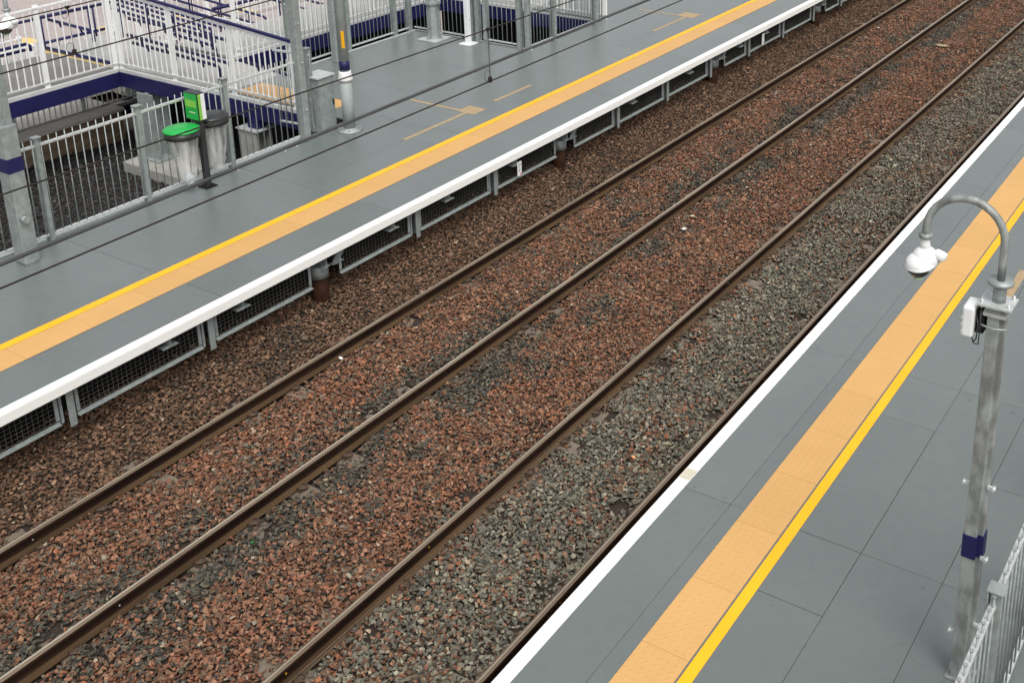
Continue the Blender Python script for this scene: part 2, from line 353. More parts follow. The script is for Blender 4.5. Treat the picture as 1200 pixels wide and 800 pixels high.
def stones(name, P, size, tint, variants, m, tilt=0.38):
    """one mesh of many separate crushed stones; P (n,3), size (n,), tint (n,3)"""
    n = len(P); vi = RNG.integers(0, len(variants), n)
    az = RNG.uniform(0, 2*np.pi, n); tx = RNG.normal(0, tilt, n); ty = RNG.normal(0, tilt, n)
    asp = RNG.uniform(0.48, 0.95, n); VS = []; FS = []; CS = []; off = 0
    for k, (v, f) in enumerate(variants):
        idx = np.nonzero(vi == k)[0]
        if not len(idx): continue
        c, s_ = np.cos(az[idx]), np.sin(az[idx]); q = v[None] * (size[idx, None, None] * 0.5)
        q = np.repeat(q, 1, 0).copy(); q[..., 1] *= asp[idx, None]
        ca, sa = np.cos(tx[idx])[:, None], np.sin(tx[idx])[:, None]
        y = q[..., 1]*ca - q[..., 2]*sa; z = q[..., 1]*sa + q[..., 2]*ca; q[..., 1] = y; q[..., 2] = z
        ca, sa = np.cos(ty[idx])[:, None], np.sin(ty[idx])[:, None]
        x = q[..., 0]*ca + q[..., 2]*sa; z = -q[..., 0]*sa + q[..., 2]*ca; q[..., 0] = x; q[..., 2] = z
        x = q[..., 0]*c[:, None] - q[..., 1]*s_[:, None]; y = q[..., 0]*s_[:, None] + q[..., 1]*c[:, None]
        q[..., 0] = x; q[..., 1] = y
        q = q + P[idx, None, :]
        VS.append(q.reshape(-1, 3)); nv = len(v)
        FS.append((f[None] + (np.arange(len(idx))*nv)[:, None, None] + off).reshape(-1, 3)); off += nv*len(idx)
        CS.append(np.repeat(tint[idx], nv, 0))
    V = np.concatenate(VS).astype(np.float32); F = np.concatenate(FS).astype(np.int32); Cc = np.concatenate(CS)
    me = bpy.data.meshes.new(name); me.vertices.add(len(V)); me.vertices.foreach_set('co', V.ravel())
    me.loops.add(F.size); me.loops.foreach_set('vertex_index', F.ravel())
    me.polygons.add(len(F)); me.polygons.foreach_set('loop_start', np.arange(0, F.size, 3, dtype=np.int32)); me.polygons.foreach_set('loop_total', np.full(len(F), 3, np.int32))
    me.update(calc_edges=True); me.materials.append(m)
    a = me.color_attributes.new('tint', 'FLOAT_COLOR', 'POINT'); a.data.foreach_set('color', np.concatenate([Cc, np.ones((len(Cc), 1))], 1).astype(np.float32).ravel())
    me.polygons.foreach_set('use_smooth', np.zeros(len(F), bool))
    o = bpy.data.objects.new(name, me); COL.objects.link(o); o['kind'] = 'stuff'; return o

def vnoise(x, y, seed):
    """value noise, numpy"""
    r = np.random.default_rng(seed); T = r.random((256, 256))
    xi = np.floor(x).astype(int); yi = np.floor(y).astype(int); fx = x - xi; fy = y - yi
    fx = fx*fx*(3-2*fx); fy = fy*fy*(3-2*fy)
    a = T[xi % 256, yi % 256]; b = T[(xi+1) % 256, yi % 256]; c = T[xi % 256, (yi+1) % 256]; d = T[(xi+1) % 256, (yi+1) % 256]
    return (a*(1-fx)+b*fx)*(1-fy) + (c*(1-fx)+d*fx)*fy

SL_A = [1.08 + 0.65*i for i in range(0, 53)]; SL_B = [1.21 + 0.65*i for i in range(0, 53)]
def scatter(x0, x1, y0, y1, step):
    nx = int((x1-x0)/step); ny = int((y1-y0)/step)
    X, Y = np.meshgrid(np.arange(nx)*step + x0, np.arange(ny)*step + y0)
    X = X.ravel() + RNG.uniform(-.5, .5, X.size)*step; Y = Y.ravel() + RNG.uniform(-.5, .5, Y.size)*step
    return X, Y

def ballast_colours(x, y):
    n = len(x); red = np.array([[0.250, 0.118, 0.074], [0.330, 0.180, 0.125], [0.170, 0.082, 0.052], [0.255, 0.155, 0.105], [0.310, 0.125, 0.066], [0.150, 0.100, 0.070]])
    dgr = np.array([[0.086, 0.087, 0.080], [0.120, 0.116, 0.100], [0.062, 0.062, 0.059], [0.15, 0.128, 0.098]])
    grn = np.array([[0.200, 0.205, 0.180], [0.270, 0.275, 0.240], [0.140, 0.145, 0.130], [0.34, 0.335, 0.28], [0.20, 0.155, 0.120], [0.115, 0.125, 0.120]])
    N1 = vnoise(x*1.6, y*0.7, 3); N2 = vnoise(x*4, y*3, 4); N3 = vnoise(x*0.9+5, y*0.35, 8)
    sm = lambda a, b, v: np.clip((v-a)/(b-a), 0, 1)**2*(3-2*np.clip((v-a)/(b-a), 0, 1))
    pg = sm(3.15, 3.75, x + (N2-.5)*0.6)*0.88 + 0.04                       # grey-green stone in the near track
    pg = pg - 0.22*sm(0.62, 0.9, N1)*(x > 3.5)
    pd = 0.80*np.exp(-((x-1.30)/0.33)**2)*sm(0.25, 0.62, N1*0.6+N2*0.4) + 0.75*np.exp(-((x-1.86)/0.26)**2)*sm(0.25, 0.6, N1*0.5+N2*0.5)
    pd = pd + 0.55*sm(0.66, 0.84, N3*0.55+N2*0.45)*(x < 3.4) + 0.10
    u = RNG.random(n); isg = u < pg; isd = (~isg) & (RNG.random(n) < pd)
    C = red[RNG.choice(6, n, p=[.26, .2, .17, .2, .07, .10])]
    C = np.where(isg[:, None], grn[RNG.choice(6, n, p=[.28, .17, .22, .06, .15, .12])], C)
    C = np.where(isd[:, None], dgr[RNG.integers(0, 4, n)], C)
    # browner, darker stone near the left platform and beside the left rail
    br = (1 - sm(-0.4, 0.25, x))[:, None]*0.6
    C = C*(1-br) + br*(C.mean(1, keepdims=True)*np.array([1.20, 0.86, 0.62])*0.85)
    dust = np.zeros(n)
    for r in RX: dust += 0.55*np.exp(-((x-r)/0.16)**2)
    dust = np.clip(dust, 0, .7)[:, None]; C = C*(1-dust) + dust*(C*0.45 + np.array([0.075, 0.046, 0.026])*0.6)
    C = C*RNG.uniform(0.50, 1.30, n)[:, None]; C = C*0.98 + 0.02*C.mean(1, keepdims=True)
    pale = RNG.random(n) < 0.006; C[pale] = np.array([0.42, 0.36, 0.29])
    return C*np.array([0.89, 0.81, 0.69])

def make_ballast():
    parts = []
    for (y0, y1, st) in ((0.5, 15.0, 0.0385), (15.0, 36.0, 0.046)):
        x, y = scatter(-1.35, 5.45, y0, y1, st); parts.append((x, y, np.full(len(x), 0.0)))
        x, y = scatter(-1.35, 5.45, y0, y1, st*1.12); parts.append((x, y, np.full(len(x), -0.020)))
        x, y = scatter(-1.35, 5.45, y0, y1, st*2.0); parts.append((x, y, np.full(len(x), 0.022)))
    x = np.concatenate([p[0] for p in parts]); y = np.concatenate([p[1] for p in parts]); lift = np.concatenate([p[2] for p in parts])
    keep = np.ones(len(x), bool)
    for r in RX: keep &= ~(np.abs(x-r) < 0.088)
    # thin cover over the sleepers beside the rails
    for ys, xa, xb in ((SL_A, -0.52, 2.02), (SL_B, 2.88, 5.43)):
        ys = np.array(ys); d = np.abs(y[:, None]-ys[None]).min(1); on = (d < 0.125) & (x > xa) & (x < xb)
        rd = np.minimum.reduce([np.abs(x-r) for r in RX])
        keepp = np.where(rd < 0.36, -0.02 + 0.95*(vnoise(x*3, y*3, 21)), 0.985)
        keep &= ~(on & (RNG.random(len(x)) > keepp))
    x, y, lift = x[keep], y[keep], lift[keep]
    size = RNG.triangular(0.036, 0.058, 0.086, len(x))*np.where(RNG.random(len(x)) < 0.05, 1.35, 1.0)
    z = bed_h(x, y) - 0.018 + lift + RNG.normal(0, 0.008, len(x))
    P = np.stack([x, y, z], 1); near = y < 15
    C = ballast_colours(x, y)
    va, vb = hull_variants(36, 9), hull_variants(18, 8)
    o = stones('ballast', P[near], size[near], C[near], va, M_stone); o['label'] = 'crushed red and grey ballast stones between and beside the rails'
    o = stones('ballast', P[~near], size[~near]*1.08, C[~near], vb, M_stone); o['label'] = 'crushed ballast stones further along the tracks'
    # coarse cover beyond the frame
make_ballast()

# ---------------- sleepers and clips
def sleeper(xc, y, label, group, proto=None):
    if proto is not None: return copy_thing(proto, (xc, y, 0))
    t = thing('railway_sleeper', label, 'sleeper', (xc, y, 0), group)
    b = MB(); vs = [(-1.27,-0.14,-.37),(1.27,-0.14,-.37),(1.27,0.14,-.37),(-1.27,0.14,-.37),(-1.25,-0.11,-.182),(1.25,-0.11,-.182),(1.25,0.11,-.182),(-1.25,0.11,-.182)]
    b.add([(x+xc, yy+y, z) for x, yy, z in vs], [(0,3,2,1),(4,5,6,7),(0,1,5,4),(1,2,6,5),(2,3,7,6),(3,0,4,7)])
    b.build('body', M_slp, t, bevel=0.008, loc=(xc, y, 0))
    for rx in (-0.7525, 0.7525):
        for sgn in (-1, 1):
            c = MB(); X = xc+rx+sgn*0.10
            c.box(X-0.022*1, X+0.022, y-0.055, y+0.055, -.172, -.135)
            c.tube([(X-sgn*0.035, y-0.045, -.143), (X+sgn*0.02, y-0.05, -.118), (X+sgn*0.045, y-0.01, -.128), (X+sgn*0.045, y+0.03, -.132), (X, y+0.05, -.122), (X-sgn*0.04, y+0.03, -.140)], 0.009, 8)
            c.build('rail_clip', M_clip, t, loc=(xc, y, 0))
    return t
for rows, xc, nm in ((SL_A, 0.7525, 'left-hand'), (SL_B, 4.156, 'right-hand')):
    proto = None
    for y in rows:
        if y < 3.9 or y > 32: continue
        o = sleeper(xc, y, 'concrete sleeper nearly buried in ballast under the %s track' % nm, 'sleepers of the %s track' % nm, proto)
        if proto is None: proto = o

# ---------------- rails
def rail(x, label, band):
    hp = [(-.070,-.159),(.070,-.159),(.070,-.148),(.040,-.139),(.014,-.126),(.0085,-.110),(.0085,-.060),(.016,-.044),(.034,-.036),(.036,-.012),(.030,-.003),(.013,0.0),
          (-.013,0.0),(-.030,-.003),(-.036,-.012),(-.034,-.036),(-.016,-.044),(-.0085,-.060),(-.0085,-.110),(-.014,-.126),(-.040,-.139),(-.070,-.148)]
    t = thing('rail', label, 'rail', (x, 0, 0), 'running rails')
    b = MB(); n = len(hp)
    mis = [0]*n
    for i in range(n):
        (xa, za), (xb, zb) = hp[i], hp[(i+1) % n]
        zm = (za+zb)/2
        if zm < -.120: mis[i] = 1
        if zm > -.0075: mis[i] = 2
    b.prism([(x+px, pz) for px, pz in hp], Y0, Y1, 0, mis)
    b.build('rail_body', [M_rail, M_rfoot, M_rhead], t, loc=(x, 0, 0))
    if x > 3:
        e = MB(); e.box(x+.050, x+.058, Y0, Y1, -.150, -.134); e.box(x+.071, x+.079, Y0, Y1, -.165, -.146); e.build('foot_ridge', M_rhead, t, loc=(x, 0, 0))
    r = MB(); r.box(x+band[0], x+band[1], Y0, Y1, -0.001, 0.0016); r.build('running_band', M_rshine, t, loc=(x, 0, 0))
    return t
rail(RX[0], 'rusty running rail nearest the left platform', (-.026, -.006))
rail(RX[1], 'second running rail from the left platform, dark patches of stone beside it', (-.026, -.005))
rail(RX[2], 'running rail between the red ballast and the grey-green ballast', (-.012, -.002))
rail(RX[3], 'running rail nearest the right platform, partly behind the white edge', (-.010, .000))
# yellow and pale paint dabs on the rail webs
dabs = []
for i, (x, y, z) in enumerate([(RX[2]+.0105, 5.05, -.075), (RX[2]+.0105, 6.85, -.07), (RX[2]+.0105, 13.2, -.07), (RX[3]+.0105, 11.2, -.07), (RX[3]+.0105, 6.9, -.07), (RX[0]+.0105, 4.95, -.08), (RX[1]+.0105, 4.83, -.08), (RX[0]+.0105, 15.0, -.08)]):
    yel = i in (0, 1, 3, 4)
    b = MB(); b.cyl((x-.004, y, z), (x+.004, y, z), 0.009, n=8)
    nm = ['lowest in the frame on the third rail', 'on the third rail beside brown-stained stones', 'far along the third rail', 'on the fourth rail near the curved camera arm', 'on the fourth rail above the frame bottom', 'on the first rail at the left frame edge', 'on the second rail near the bottom left corner', 'far along the first rail'][i]
    tag(b.build('bolt_head', M_yel if yel else M_bright, loc=(x, y, z)), '%s bolt dab %s' % ('yellow' if yel else 'pale', nm), 'bolt', 'marked bolts on the rail webs')

# ---------------- left platform
def panels(name, rects, z1, th, m, gap=0.0034):
    b = MB()
    for (x0, x1, y0, y1) in rects:
        ga, gb = random.uniform(.0008, gap), random.uniform(.0008, gap*1.2)
        b.box(x0+ga, x1-ga, y0+gb, y1-gb, z1-th, z1-random.uniform(0, .0006))
    return struct(b.build(name, m, bevel=0.0015, seg=1))
ly = [-0.82 + 2.96*i for i in range(-1, 16)]
rects = []
for a, c in zip(ly[:-1], ly[1:]):
    rects.append((-1.48, XL-0.115, a, c))
off = 0
for a, c in zip(ly[:-1], ly[1:]):
    mid = a + 2.33
    if off % 3 == 2:
        rects.append((-2.62, -1.48, a, mid)); rects.append((-2.62, -1.48, mid, c)); rects.append((-4.16, -2.62, a, c))
    else: rects.append((-4.16, -1.48, a, c))
    off += 1
# recess behind the fence line
for (a, c) in ((13.52, 15.3), (15.3, 17.0), (17.0, 18.66)):
    rects.append((-5.7, -4.16, a, c)); rects.append((-7.24, -5.7, a, c))
for (a, c) in ((21.66, 24.6), (24.6, 27.5)):
    rects.append((-6.2, -4.16, a, c))
panels('platform_deck', rects, PZ, 0.035, M_deck)
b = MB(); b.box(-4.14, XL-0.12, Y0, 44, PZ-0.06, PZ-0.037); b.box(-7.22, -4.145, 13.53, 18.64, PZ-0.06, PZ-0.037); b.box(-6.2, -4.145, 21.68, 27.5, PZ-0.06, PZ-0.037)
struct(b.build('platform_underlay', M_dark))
b = MB()
for yy in ly:
    for (px, dy) in ((-2.2, .07), (-3.4, .07), (-0.95, .06), (-1.36, .06), (-2.2, -.07), (-3.4, -.07)): b.cyl((px, yy+dy, PZ-.01), (px, yy+dy, PZ+.0012), .011, n=10, smooth=False)
for k in range(12):
    yy = 2.08+2.83*k
    for (px, dy) in ((7.55, -.10), (7.98, -.10), (7.02, -.9), (8.28, .09), (5.80, .08), (6.10, .08)): b.cyl((px, yy+dy, PZ-.01), (px, yy+dy, PZ+.0012), .013, n=10, smooth=False)
struct(b.build('deck_plugs', mat('deck_plug_grey', (0.10, 0.115, 0.11, 1), 0.6, col2=(0.12, 0.135, 0.13, 1))))
# white nosing: painted top and folded face
b = MB()
for a, c in zip(ly[:-1], ly[1:]): b.box(XL-0.119, XL, a+.001, c-.001, PZ-0.030, PZ+0.004)
struct(b.build('white_edge_line', M_white, bevel=0.003))
b = MB(); b.prism([(XL-0.10, PZ-0.034), (XL+0.001, PZ-0.034), (XL+0.001, PZ-0.002), (XL+0.010, PZ-0.006), (XL+0.038, PZ-0.092), (XL+0.032, PZ-0.098), (XL-0.10, PZ-0.098)], Y0, 44)
struct(b.build('platform_nosing', M_wface))
def tiles(name, x0, x1, y0, y1, step, m, z, th=0.006):
    b = MB(); y = y0
    while y < y1:
        b.box(x0, x1, y+0.0015, y+step-0.0015, z, z+th); y += step
    return struct(b.build(name, m, bevel=0.001, seg=1))
tiles('tactile_paving', -1.893, -1.487, Y0, 44, 0.8, M_tact, PZ+0.001)
tiles('yellow_line', -2.028, -1.905, Y0, 44, 1.48, M_yel, PZ+0.001, 0.004)
# orange corduroy strip at the head of the access walkway
b = MB()
for i in range(6): b.box(-7.12+0.39*i+.002, -7.12+0.39*(i+1)-.002, 13.60, 14.24, PZ+0.001, PZ+0.006)
struct(b.build('tactile_paving', M_tact))
# tan bay marks
b = MB()
for (x0, x1, y0, y1) in ((-3.98, -2.84, 14.885, 14.95), (-2.68, -2.61, 13.27, 14.86), (-2.84, -2.46, 14.86, 15.20), (-2.65, -2.58, 15.62, 16.76),
                         (-2.66, -2.59, 21.33, 22.80), (-2.86, -2.42, 22.80, 23.2), (-3.95, -2.86, 22.84, 22.90)):
    b.box(x0, x1, y0, y1, PZ+0.0005, PZ+0.003)
struct(b.build('bay_marking', M_tape))

# under the edge: dark backing, piles, posts, mesh panels, brackets
b = MB(); b.box(-1.75, -1.62, Y0, 44, -1.2, PZ-0.062); struct(b.build('underdeck_dark_backing', M_dark))  # dark sheet added in place of the unlit space under the deck
post_y = [5.97-1.82*1 + 1.82*k for k in range(0, 16)]
pproto = None
notch = [9.69, 15.28, 20.99, 26.6]
for k, y in enumerate(post_y):
    if any(abs(y-n) < 0.35 for n in notch): continue
    if pproto is None:
        t = thing('platform_support_post', 'galvanised upright with a folded foot holding up the white platform edge', 'support post', (-0.76, y, 0.3), 'uprights under the left platform edge')
        m = MB(); m.box(-0.745, -0.735, y-0.04, y+0.04, 0.36, PZ-0.099); m.box(-0.86, -0.745, y+0.032, y+0.04, 0.38, PZ-0.099); m.build('web', M_galv, t, loc=(-0.76, y, 0.3))
        m = MB(); m.bar((-0.80, y-0.10, 0.80), (-0.80, y-0.055, 0.74), 0.03, 0.03); m.box(-0.815, -0.785, y-0.10, y-0.07, 0.42, 0.80); m.build('cranked_brace', M_galv, t, loc=(-0.76, y, 0.3))
        pproto = t
    else: copy_thing(pproto, (-0.76, y, 0.3))

def mesh_panel(y0, y1):
    yc = (y0+y1)/2
    t = thing('mesh_panel', 'black wire mesh screen in a galvanised frame under the left platform edge', 'mesh panel', (-0.80, yc, 0.4), 'mesh screens under the left platform edge')
    L = (-0.80, yc, 0.4)
    m = MB()
    m.box(-0.79, -0.748, y0, y1, 0.425, 0.433); m.box(-0.79, -0.782, y0, y1, 0.433, 0.458)
    m.box(-0.79, -0.78, y0, y0+0.04, 0.475, 0.775); m.box(-0.79, -0.78, y1-0.04, y1, 0.475, 0.775); m.box(-0.79, -0.78, y0, y1, 0.775, 0.80)
    m.build('frame', M_galv, t, loc=L)
    m = MB(); n = int((y1-y0-0.08)/0.058)
    for i in range(1, n): yy = y0+0.04+i*(y1-y0-0.08)/n; m.box(-0.797, -0.793, yy-0.002, yy+0.002, 0.46, 0.79)
    for i in range(7): z = 0.475+i*0.05; m.box(-0.7935, -0.7905, y0+0.02, y1-0.02, z-0.002, z+0.002)
    m.build('wire_mesh', M_meshw, t, loc=L)
    
for k in range(len(post_y)-1):
    y0, y1 = post_y[k]+0.08, post_y[k+1]-0.12
    cut = [n for n in notch if y0-0.3 < n < y1+0.3]
    if cut:
        n = cut[0]
        if n-0.28-y0 > 0.3: mesh_panel(y0, n-0.28)
        if y1-(n+0.22) > 0.3: mesh_panel(n+0.22, y1)
        else: pass
    else: mesh_panel(y0, y1)
for i, y in enumerate([n for n in notch]):
    where = ['beside the mesh with the blue bag behind it', 'second from the viewer', 'third along the platform edge', 'furthest along the platform edge'][i]
    if i == 0: where = 'nearest the viewer, rusty below'
    t = thing('support_pile', 'round pile under the left platform, %s' % where, 'pile', (-0.95, y, -0.3), 'piles under the left platform')
    m = MB(); m.cyl((-0.95, y, -0.3), (-0.95, y, 0.44), 0.118, n=28); m.build('pile_tube', M_rust, t, loc=(-0.95, y, -0.3))
    m = MB(); m.lathe([(0.134, 0.44), (0.134, 0.60), (0.11, 0.63), (0.0, 0.63)], (-0.95, y, 0)); m.build('cap', M_galv, t, loc=(-0.95, y, -0.3))
    m = MB(); m.box(-1.12, -0.735, y-0.10, y+0.02, 0.64, 0.655); m.box(-1.12, -0.735, y-0.045, y-0.033, 0.655, 0.81); m.bar((-0.80, y+0.30, 0.76), (-0.80, y+0.16, 0.60), 0.02, 0.10); m.box(-0.83, -0.77, y+0.10, y+0.30, 0.60, 0.612)
    m.build('bearing_bracket', M_galv, t, loc=(-0.95, y, -0.3))
bproto = None
for i, y in enumerate([7.2, 8.25, 10.9, 12.1, 13.75, 17.4, 19.6, 21.9, 23.2]):
    if bproto is None:
        m = MB(); L = (-0.74, y, 0.7); m.box(-0.80, -0.69, y-0.10, y+0.10, 0.700, 0.708); m.box(-0.80, -0.69, y-0.004, y+0.004, 0.708, 0.81)
        bproto = tag(m.build('shelf_bracket', M_galv, loc=L), 'small galvanised T bracket hanging under the white platform nosing', 'bracket', 'brackets under the left platform nosing')
    else:
        c = bproto.copy(); COL.objects.link(c); c.location = (-0.74, y, 0.7)
for i, (y, lb) in enumerate(((13.81, 'white tag with red and dark print on the mesh, nearer of the two'), (22.95, 'white tag on the mesh far along the platform edge'))):
    t = thing('warning_tag', lb, 'tag', (-0.69, y, 0.62), 'white tags on the mesh screens')
    L = (-0.69, y, 0.62)
    m = MB(); m.box(-0.692, -0.686, y-0.055, y+0.055, 0.50, 0.74); m.build('plate', M_wplas, t, loc=L)
    m = MB(); m.box(-0.686, -0.6845, y+0.012, y+0.045, 0.51, 0.545); m.build('red_mark', M_red, t, loc=L)
    for z, a, c in ((0.70, -.035, .03), (0.672, -.03, .038), (0.64, -.035, .02), (0.60, -.025, .03), (0.575, -.035, .0)):
        m = MB(); m.box(-0.686, -0.6845, y+a, y+c, z, z+0.008); m.build('print_line', M_dark, t, loc=L)
# litter
m = MB(); m.lathe([(0.0, -.03), (0.028, -.03), (0.034, 0.05), (0.0, 0.05)], (-0.9, 7.95, 0.5), 14, M=Matrix.Rotation(0.5, 3, 'Y')); tag(m.build('plastic_bottle', mat('blue_plastic', (0.05, 0.12, 0.22, 1), 0.4, col2=(0.07, 0.16, 0.28, 1))), 'small blue plastic bottle caught behind the mesh under the platform', 'bottle')
def scrap(x, y, r, m_, label, name='litter_scrap', cat='litter'):
    b = MB(); pts = []
    z = float(bed_h(x, y)) + 0.028; n = 7
    for i in range(n):
        a = 2*math.pi*i/n; q = r*random.uniform(.6, 1.1); pts.append((x+q*math.cos(a), y+q*0.7*math.sin(a), z+random.uniform(-.006, .012)))
    top = [(p[0], p[1], p[2]+0.006) for p in pts]
    b.add(pts+top, [tuple(range(n-1,-1,-1)), tuple(range(n, 2*n))]+[(i, (i+1)%n, (i+1)%n+n, i+n) for i in range(n)])
    return tag(b.build(name, m_, loc=(x, y, z)), label, cat, 'litter on the ballast')
M_paper = mat('dirty_paper', (0.62, 0.60, 0.56, 1), 0.7, col2=(0.72, 0.70, 0.66, 1), vscale=20)
scrap(0.14, 8.95, 0.035, M_paper, 'crumpled white paper scrap just right of the first rail')
scrap(-0.16, 10.8, 0.025, M_paper, 'small white scrap just left of the first rail')
scrap(0.30, 27.8, 0.05, M_paper, 'pale scrap between the rails far along the left track')
scrap(1.86, 15.0, 0.06, mat('buff_scrap', (0.40, 0.33, 0.22, 1), 0.8, col2=(0.48, 0.4, 0.28, 1)), 'crumpled buff scrap right of the second rail')
scrap(1.98, 14.5, 0.05, M_paper, 'pale flattened scrap right of the second rail')
scrap(2.25, 26.9, 0.17, mat('yellow_board', (0.34, 0.29, 0.15, 1), 0.8, col2=(0.26, 0.22, 0.13, 1)), 'flat yellow board lying between the tracks at the top of the frame', 'yellow_board', 'board')
scrap(4.35, 9.1, 0.03, mat('orange_peel', (0.75, 0.32, 0.14, 1), 0.6, col2=(0.7, 0.3, 0.12, 1)), 'tiny orange scrap on the grey-green ballast')
scrap(1.86, 6.05, 0.018, M_green, 'tiny green scrap right of the second rail')

# ---------------- right platform
ry = [-6.44, -3.6, -0.76, 2.08, 4.92, 7.76, 10.60, 13.40, 16.15, 18.95, 21.8, 24.6, 27.4, 30.2, 33.0]
rects = []
for i, (a, c) in enumerate(zip(ry[:-1], ry[1:])):
    rects.append((XR+0.119, 6.19, a, c))
    if i % 2 == 0: rects.append((6.19, 6.80, a, c))
    else: rects.append((6.19, 6.80, a, c))
    cut = c-0.83
    rects.append((6.80, 7.41, a, cut)); rects.append((6.80, 7.41, cut, c))
    rects.append((7.41, 8.10, a, c)); rects.append((8.10, 8.98, a, c-1.4)); rects.append((8.10, 8.98, c-1.4, c))
panels('platform_deck', rects, PZ, 0.035, M_deck)
b = MB(); b.box(XR+0.13, 8.97, Y0, 33, PZ-0.06, PZ-0.037); struct(b.build('platform_underlay', M_dark))
b = MB()
for a, c in zip(ry[:-1], ry[1:]): b.box(XR, XR+0.117, a+.0015, c-.0015, PZ-0.036, PZ+0.004-random.uniform(0, .001))
struct(b.build('white_edge_line', M_white, bevel=0.004))
b = MB(); b.box(XR+.002, XR+.115, 7.86, 8.02, PZ+.0042, PZ+.0052); struct(b.build('worn_edge_patch', mat('cream_worn_paint', (0.62, 0.57, 0.45, 1), 0.7, col2=(0.52, 0.48, 0.38, 1), vscale=40)))
b = MB(); b.box(XR+0.002, XR+0.10, Y0, 33, PZ-0.098, PZ-0.037); struct(b.build('platform_nosing', M_wface))
b = MB(); b.box(XR+0.45, XR+0.55, Y0, 33, -1.2, PZ-0.062); b.box(8.85, 8.95, Y0, 33, -1.2, PZ-0.062); struct(b.build('underdeck_dark_backing', M_conc_block))
tiles('tactile_paving', 6.336, 6.740, Y0, 33, 0.8, M_tact, PZ+0.001)
tiles('yellow_line', 6.757, 6.851, Y0, 33, 2.84, M_yel, PZ+0.001, 0.004)
b = MB(); b.box(7.26, 7.36, 12.9, 13.7, PZ+0.0005, PZ+0.003); struct(b.build('bay_marking', M_tape))

# ------------------------------------------------------------------ railings
def vrun(name, label, p0, p1, posts, z0, h=1.45, cat='fence', group=None, spacing=0.116, rail_z=1.34, bot_z=0.085, bar_r=0.0085, m_post=None, m_bar=None, ext=0.10, pw=0.10, side=(0, 0), post_top=None, skip=(), flat_tops=False):
    """railing between p0 and p1 (x,y): box posts at the fractions given in metres, a panel of bars with rails between posts"""
    m_post = m_post or M_galv; m_bar = m_bar or M_galv
    d = Vector((p1[0]-p0[0], p1[1]-p0[1], 0)); Ltot = d.length; d.normalize(); nrm = Vector((-d.y, d.x, 0))
    L = (p0[0], p0[1], z0)
    t = thing(name, label, cat, L, group)
    P = lambda s_, z, o=0: (p0[0]+d.x*s_+nrm.x*o, p0[1]+d.y*s_+nrm.y*o, z0+z)
    pt = post_top if post_top else h
    for s_ in posts:
        m = MB(); w2 = pw
        m.bar(P(s_, 0.0), P(s_, pt), w2*0.62, w2*0.62, up=(d.x, d.y, 0))
        m.bar(P(s_, 0.0, w2*0.45), P(s_, pt, w2*0.45), w2, 0.012, up=(nrm.x, nrm.y, 0))
        m.bar(P(s_-w2*0.55, pt+0.008), P(s_+w2*0.55, pt+0.008), w2*1.1, 0.012)
        m.build('post', m_post, t, loc=L, bevel=0.002, seg=1)
    seq = [0.0]+[s_ for s_ in posts if 0.05 < s_ < Ltot-0.05]+[Ltot]
    for a, b_ in zip(seq[:-1], seq[1:]):
        if any(abs((a+b_)/2-k) < 0.3 for k in skip): continue
        g0, g1 = a+pw*0.6, b_-pw*0.6
        m = MB(); n = max(1, int(round((g1-g0)/spacing)))
        for i in range(n+1):
            s_ = g0+(g1-g0)*i/n
            m.cyl(P(s_, bot_z), P(s_, rail_z+ext), bar_r, n=6, caps=True)
            if flat_tops: m.cyl(P(s_, rail_z+ext-.004), P(s_, rail_z+ext+.004), bar_r*1.9, n=8)
        pan = m.build('infill_panel', m_bar, t, loc=L)
        for z, ww, hh in ((rail_z, 0.045, 0.035), (bot_z, 0.04, 0.03)):
            r = MB(); r.bar(P(a, z, 0.012), P(b_, z, 0.012), ww, hh); r.build('rail_bar', m_bar if m_bar is not M_galv else M_bright, t, loc=L, bevel=0.004)
    return t

def steps(a, b, st): 
    out = []; x = a
    while x <= b+1e-6: out.append(x); x += st
    return out
vrun('steel_railing', 'galvanised railing along the back of the left platform, in front of the dark gravel', (-4.06, 3.42), (-4.06, 12.39), [0.05, 1.55, 3.05, 4.55, 6.05, 7.55], PZ)
vrun('steel_railing', 'galvanised railing on the inner side of the wide recess beside the grey deck', (-7.27, 15.1), (-7.27, 18.62), [0.05, 1.6, 3.0, 3.48], PZ, pw=0.13)
vrun('steel_railing', 'galvanised railing closing the far end of the recess, behind the white post', (-7.22, 18.66), (-4.08, 18.66), [1.65, 1.8, 2.02, 2.92, 3.12], PZ, pw=0.13, skip=(1.72, 1.9, 3.02))
vrun('steel_railing', 'galvanised railing running on from the recess along the left platform', (-4.05, 18.75), (-4.05, 21.5), [0.82, 2.42], PZ, pw=0.13)
vrun('steel_railing', 'short galvanised return railing beside the grey cabinet', (-4.95, 12.72), (-4.18, 12.80), [0.72], PZ, pw=0.10)
vrun('steel_railing', 'spiked-top galvanised railing in the bottom right corner of the platform', (8.82, 2.6), (8.82, 12.3), [0.59, 2.09, 3.59, 5.09, 6.59, 8.09, 9.59], PZ, bar_r=0.0075, spacing=0.125, m_post=M_galv, pw=0.10, flat_tops=True)
# deck edge kerbs beneath the railings
b = MB(); b.box(-4.17, -4.10, Y0, 12.4, PZ+0.001, PZ+0.02); b.box(-7.25, -7.20, 15.1, 18.7, PZ+0.001, PZ+0.02); b.box(-7.19, -4.0, 18.68, 18.72, PZ+0.001, PZ+0.02); b.box(-4.17, -4.10, 18.73, 21.6, PZ+0.001, PZ+0.02)
struct(b.build('deck_edge_trim', M_bright))
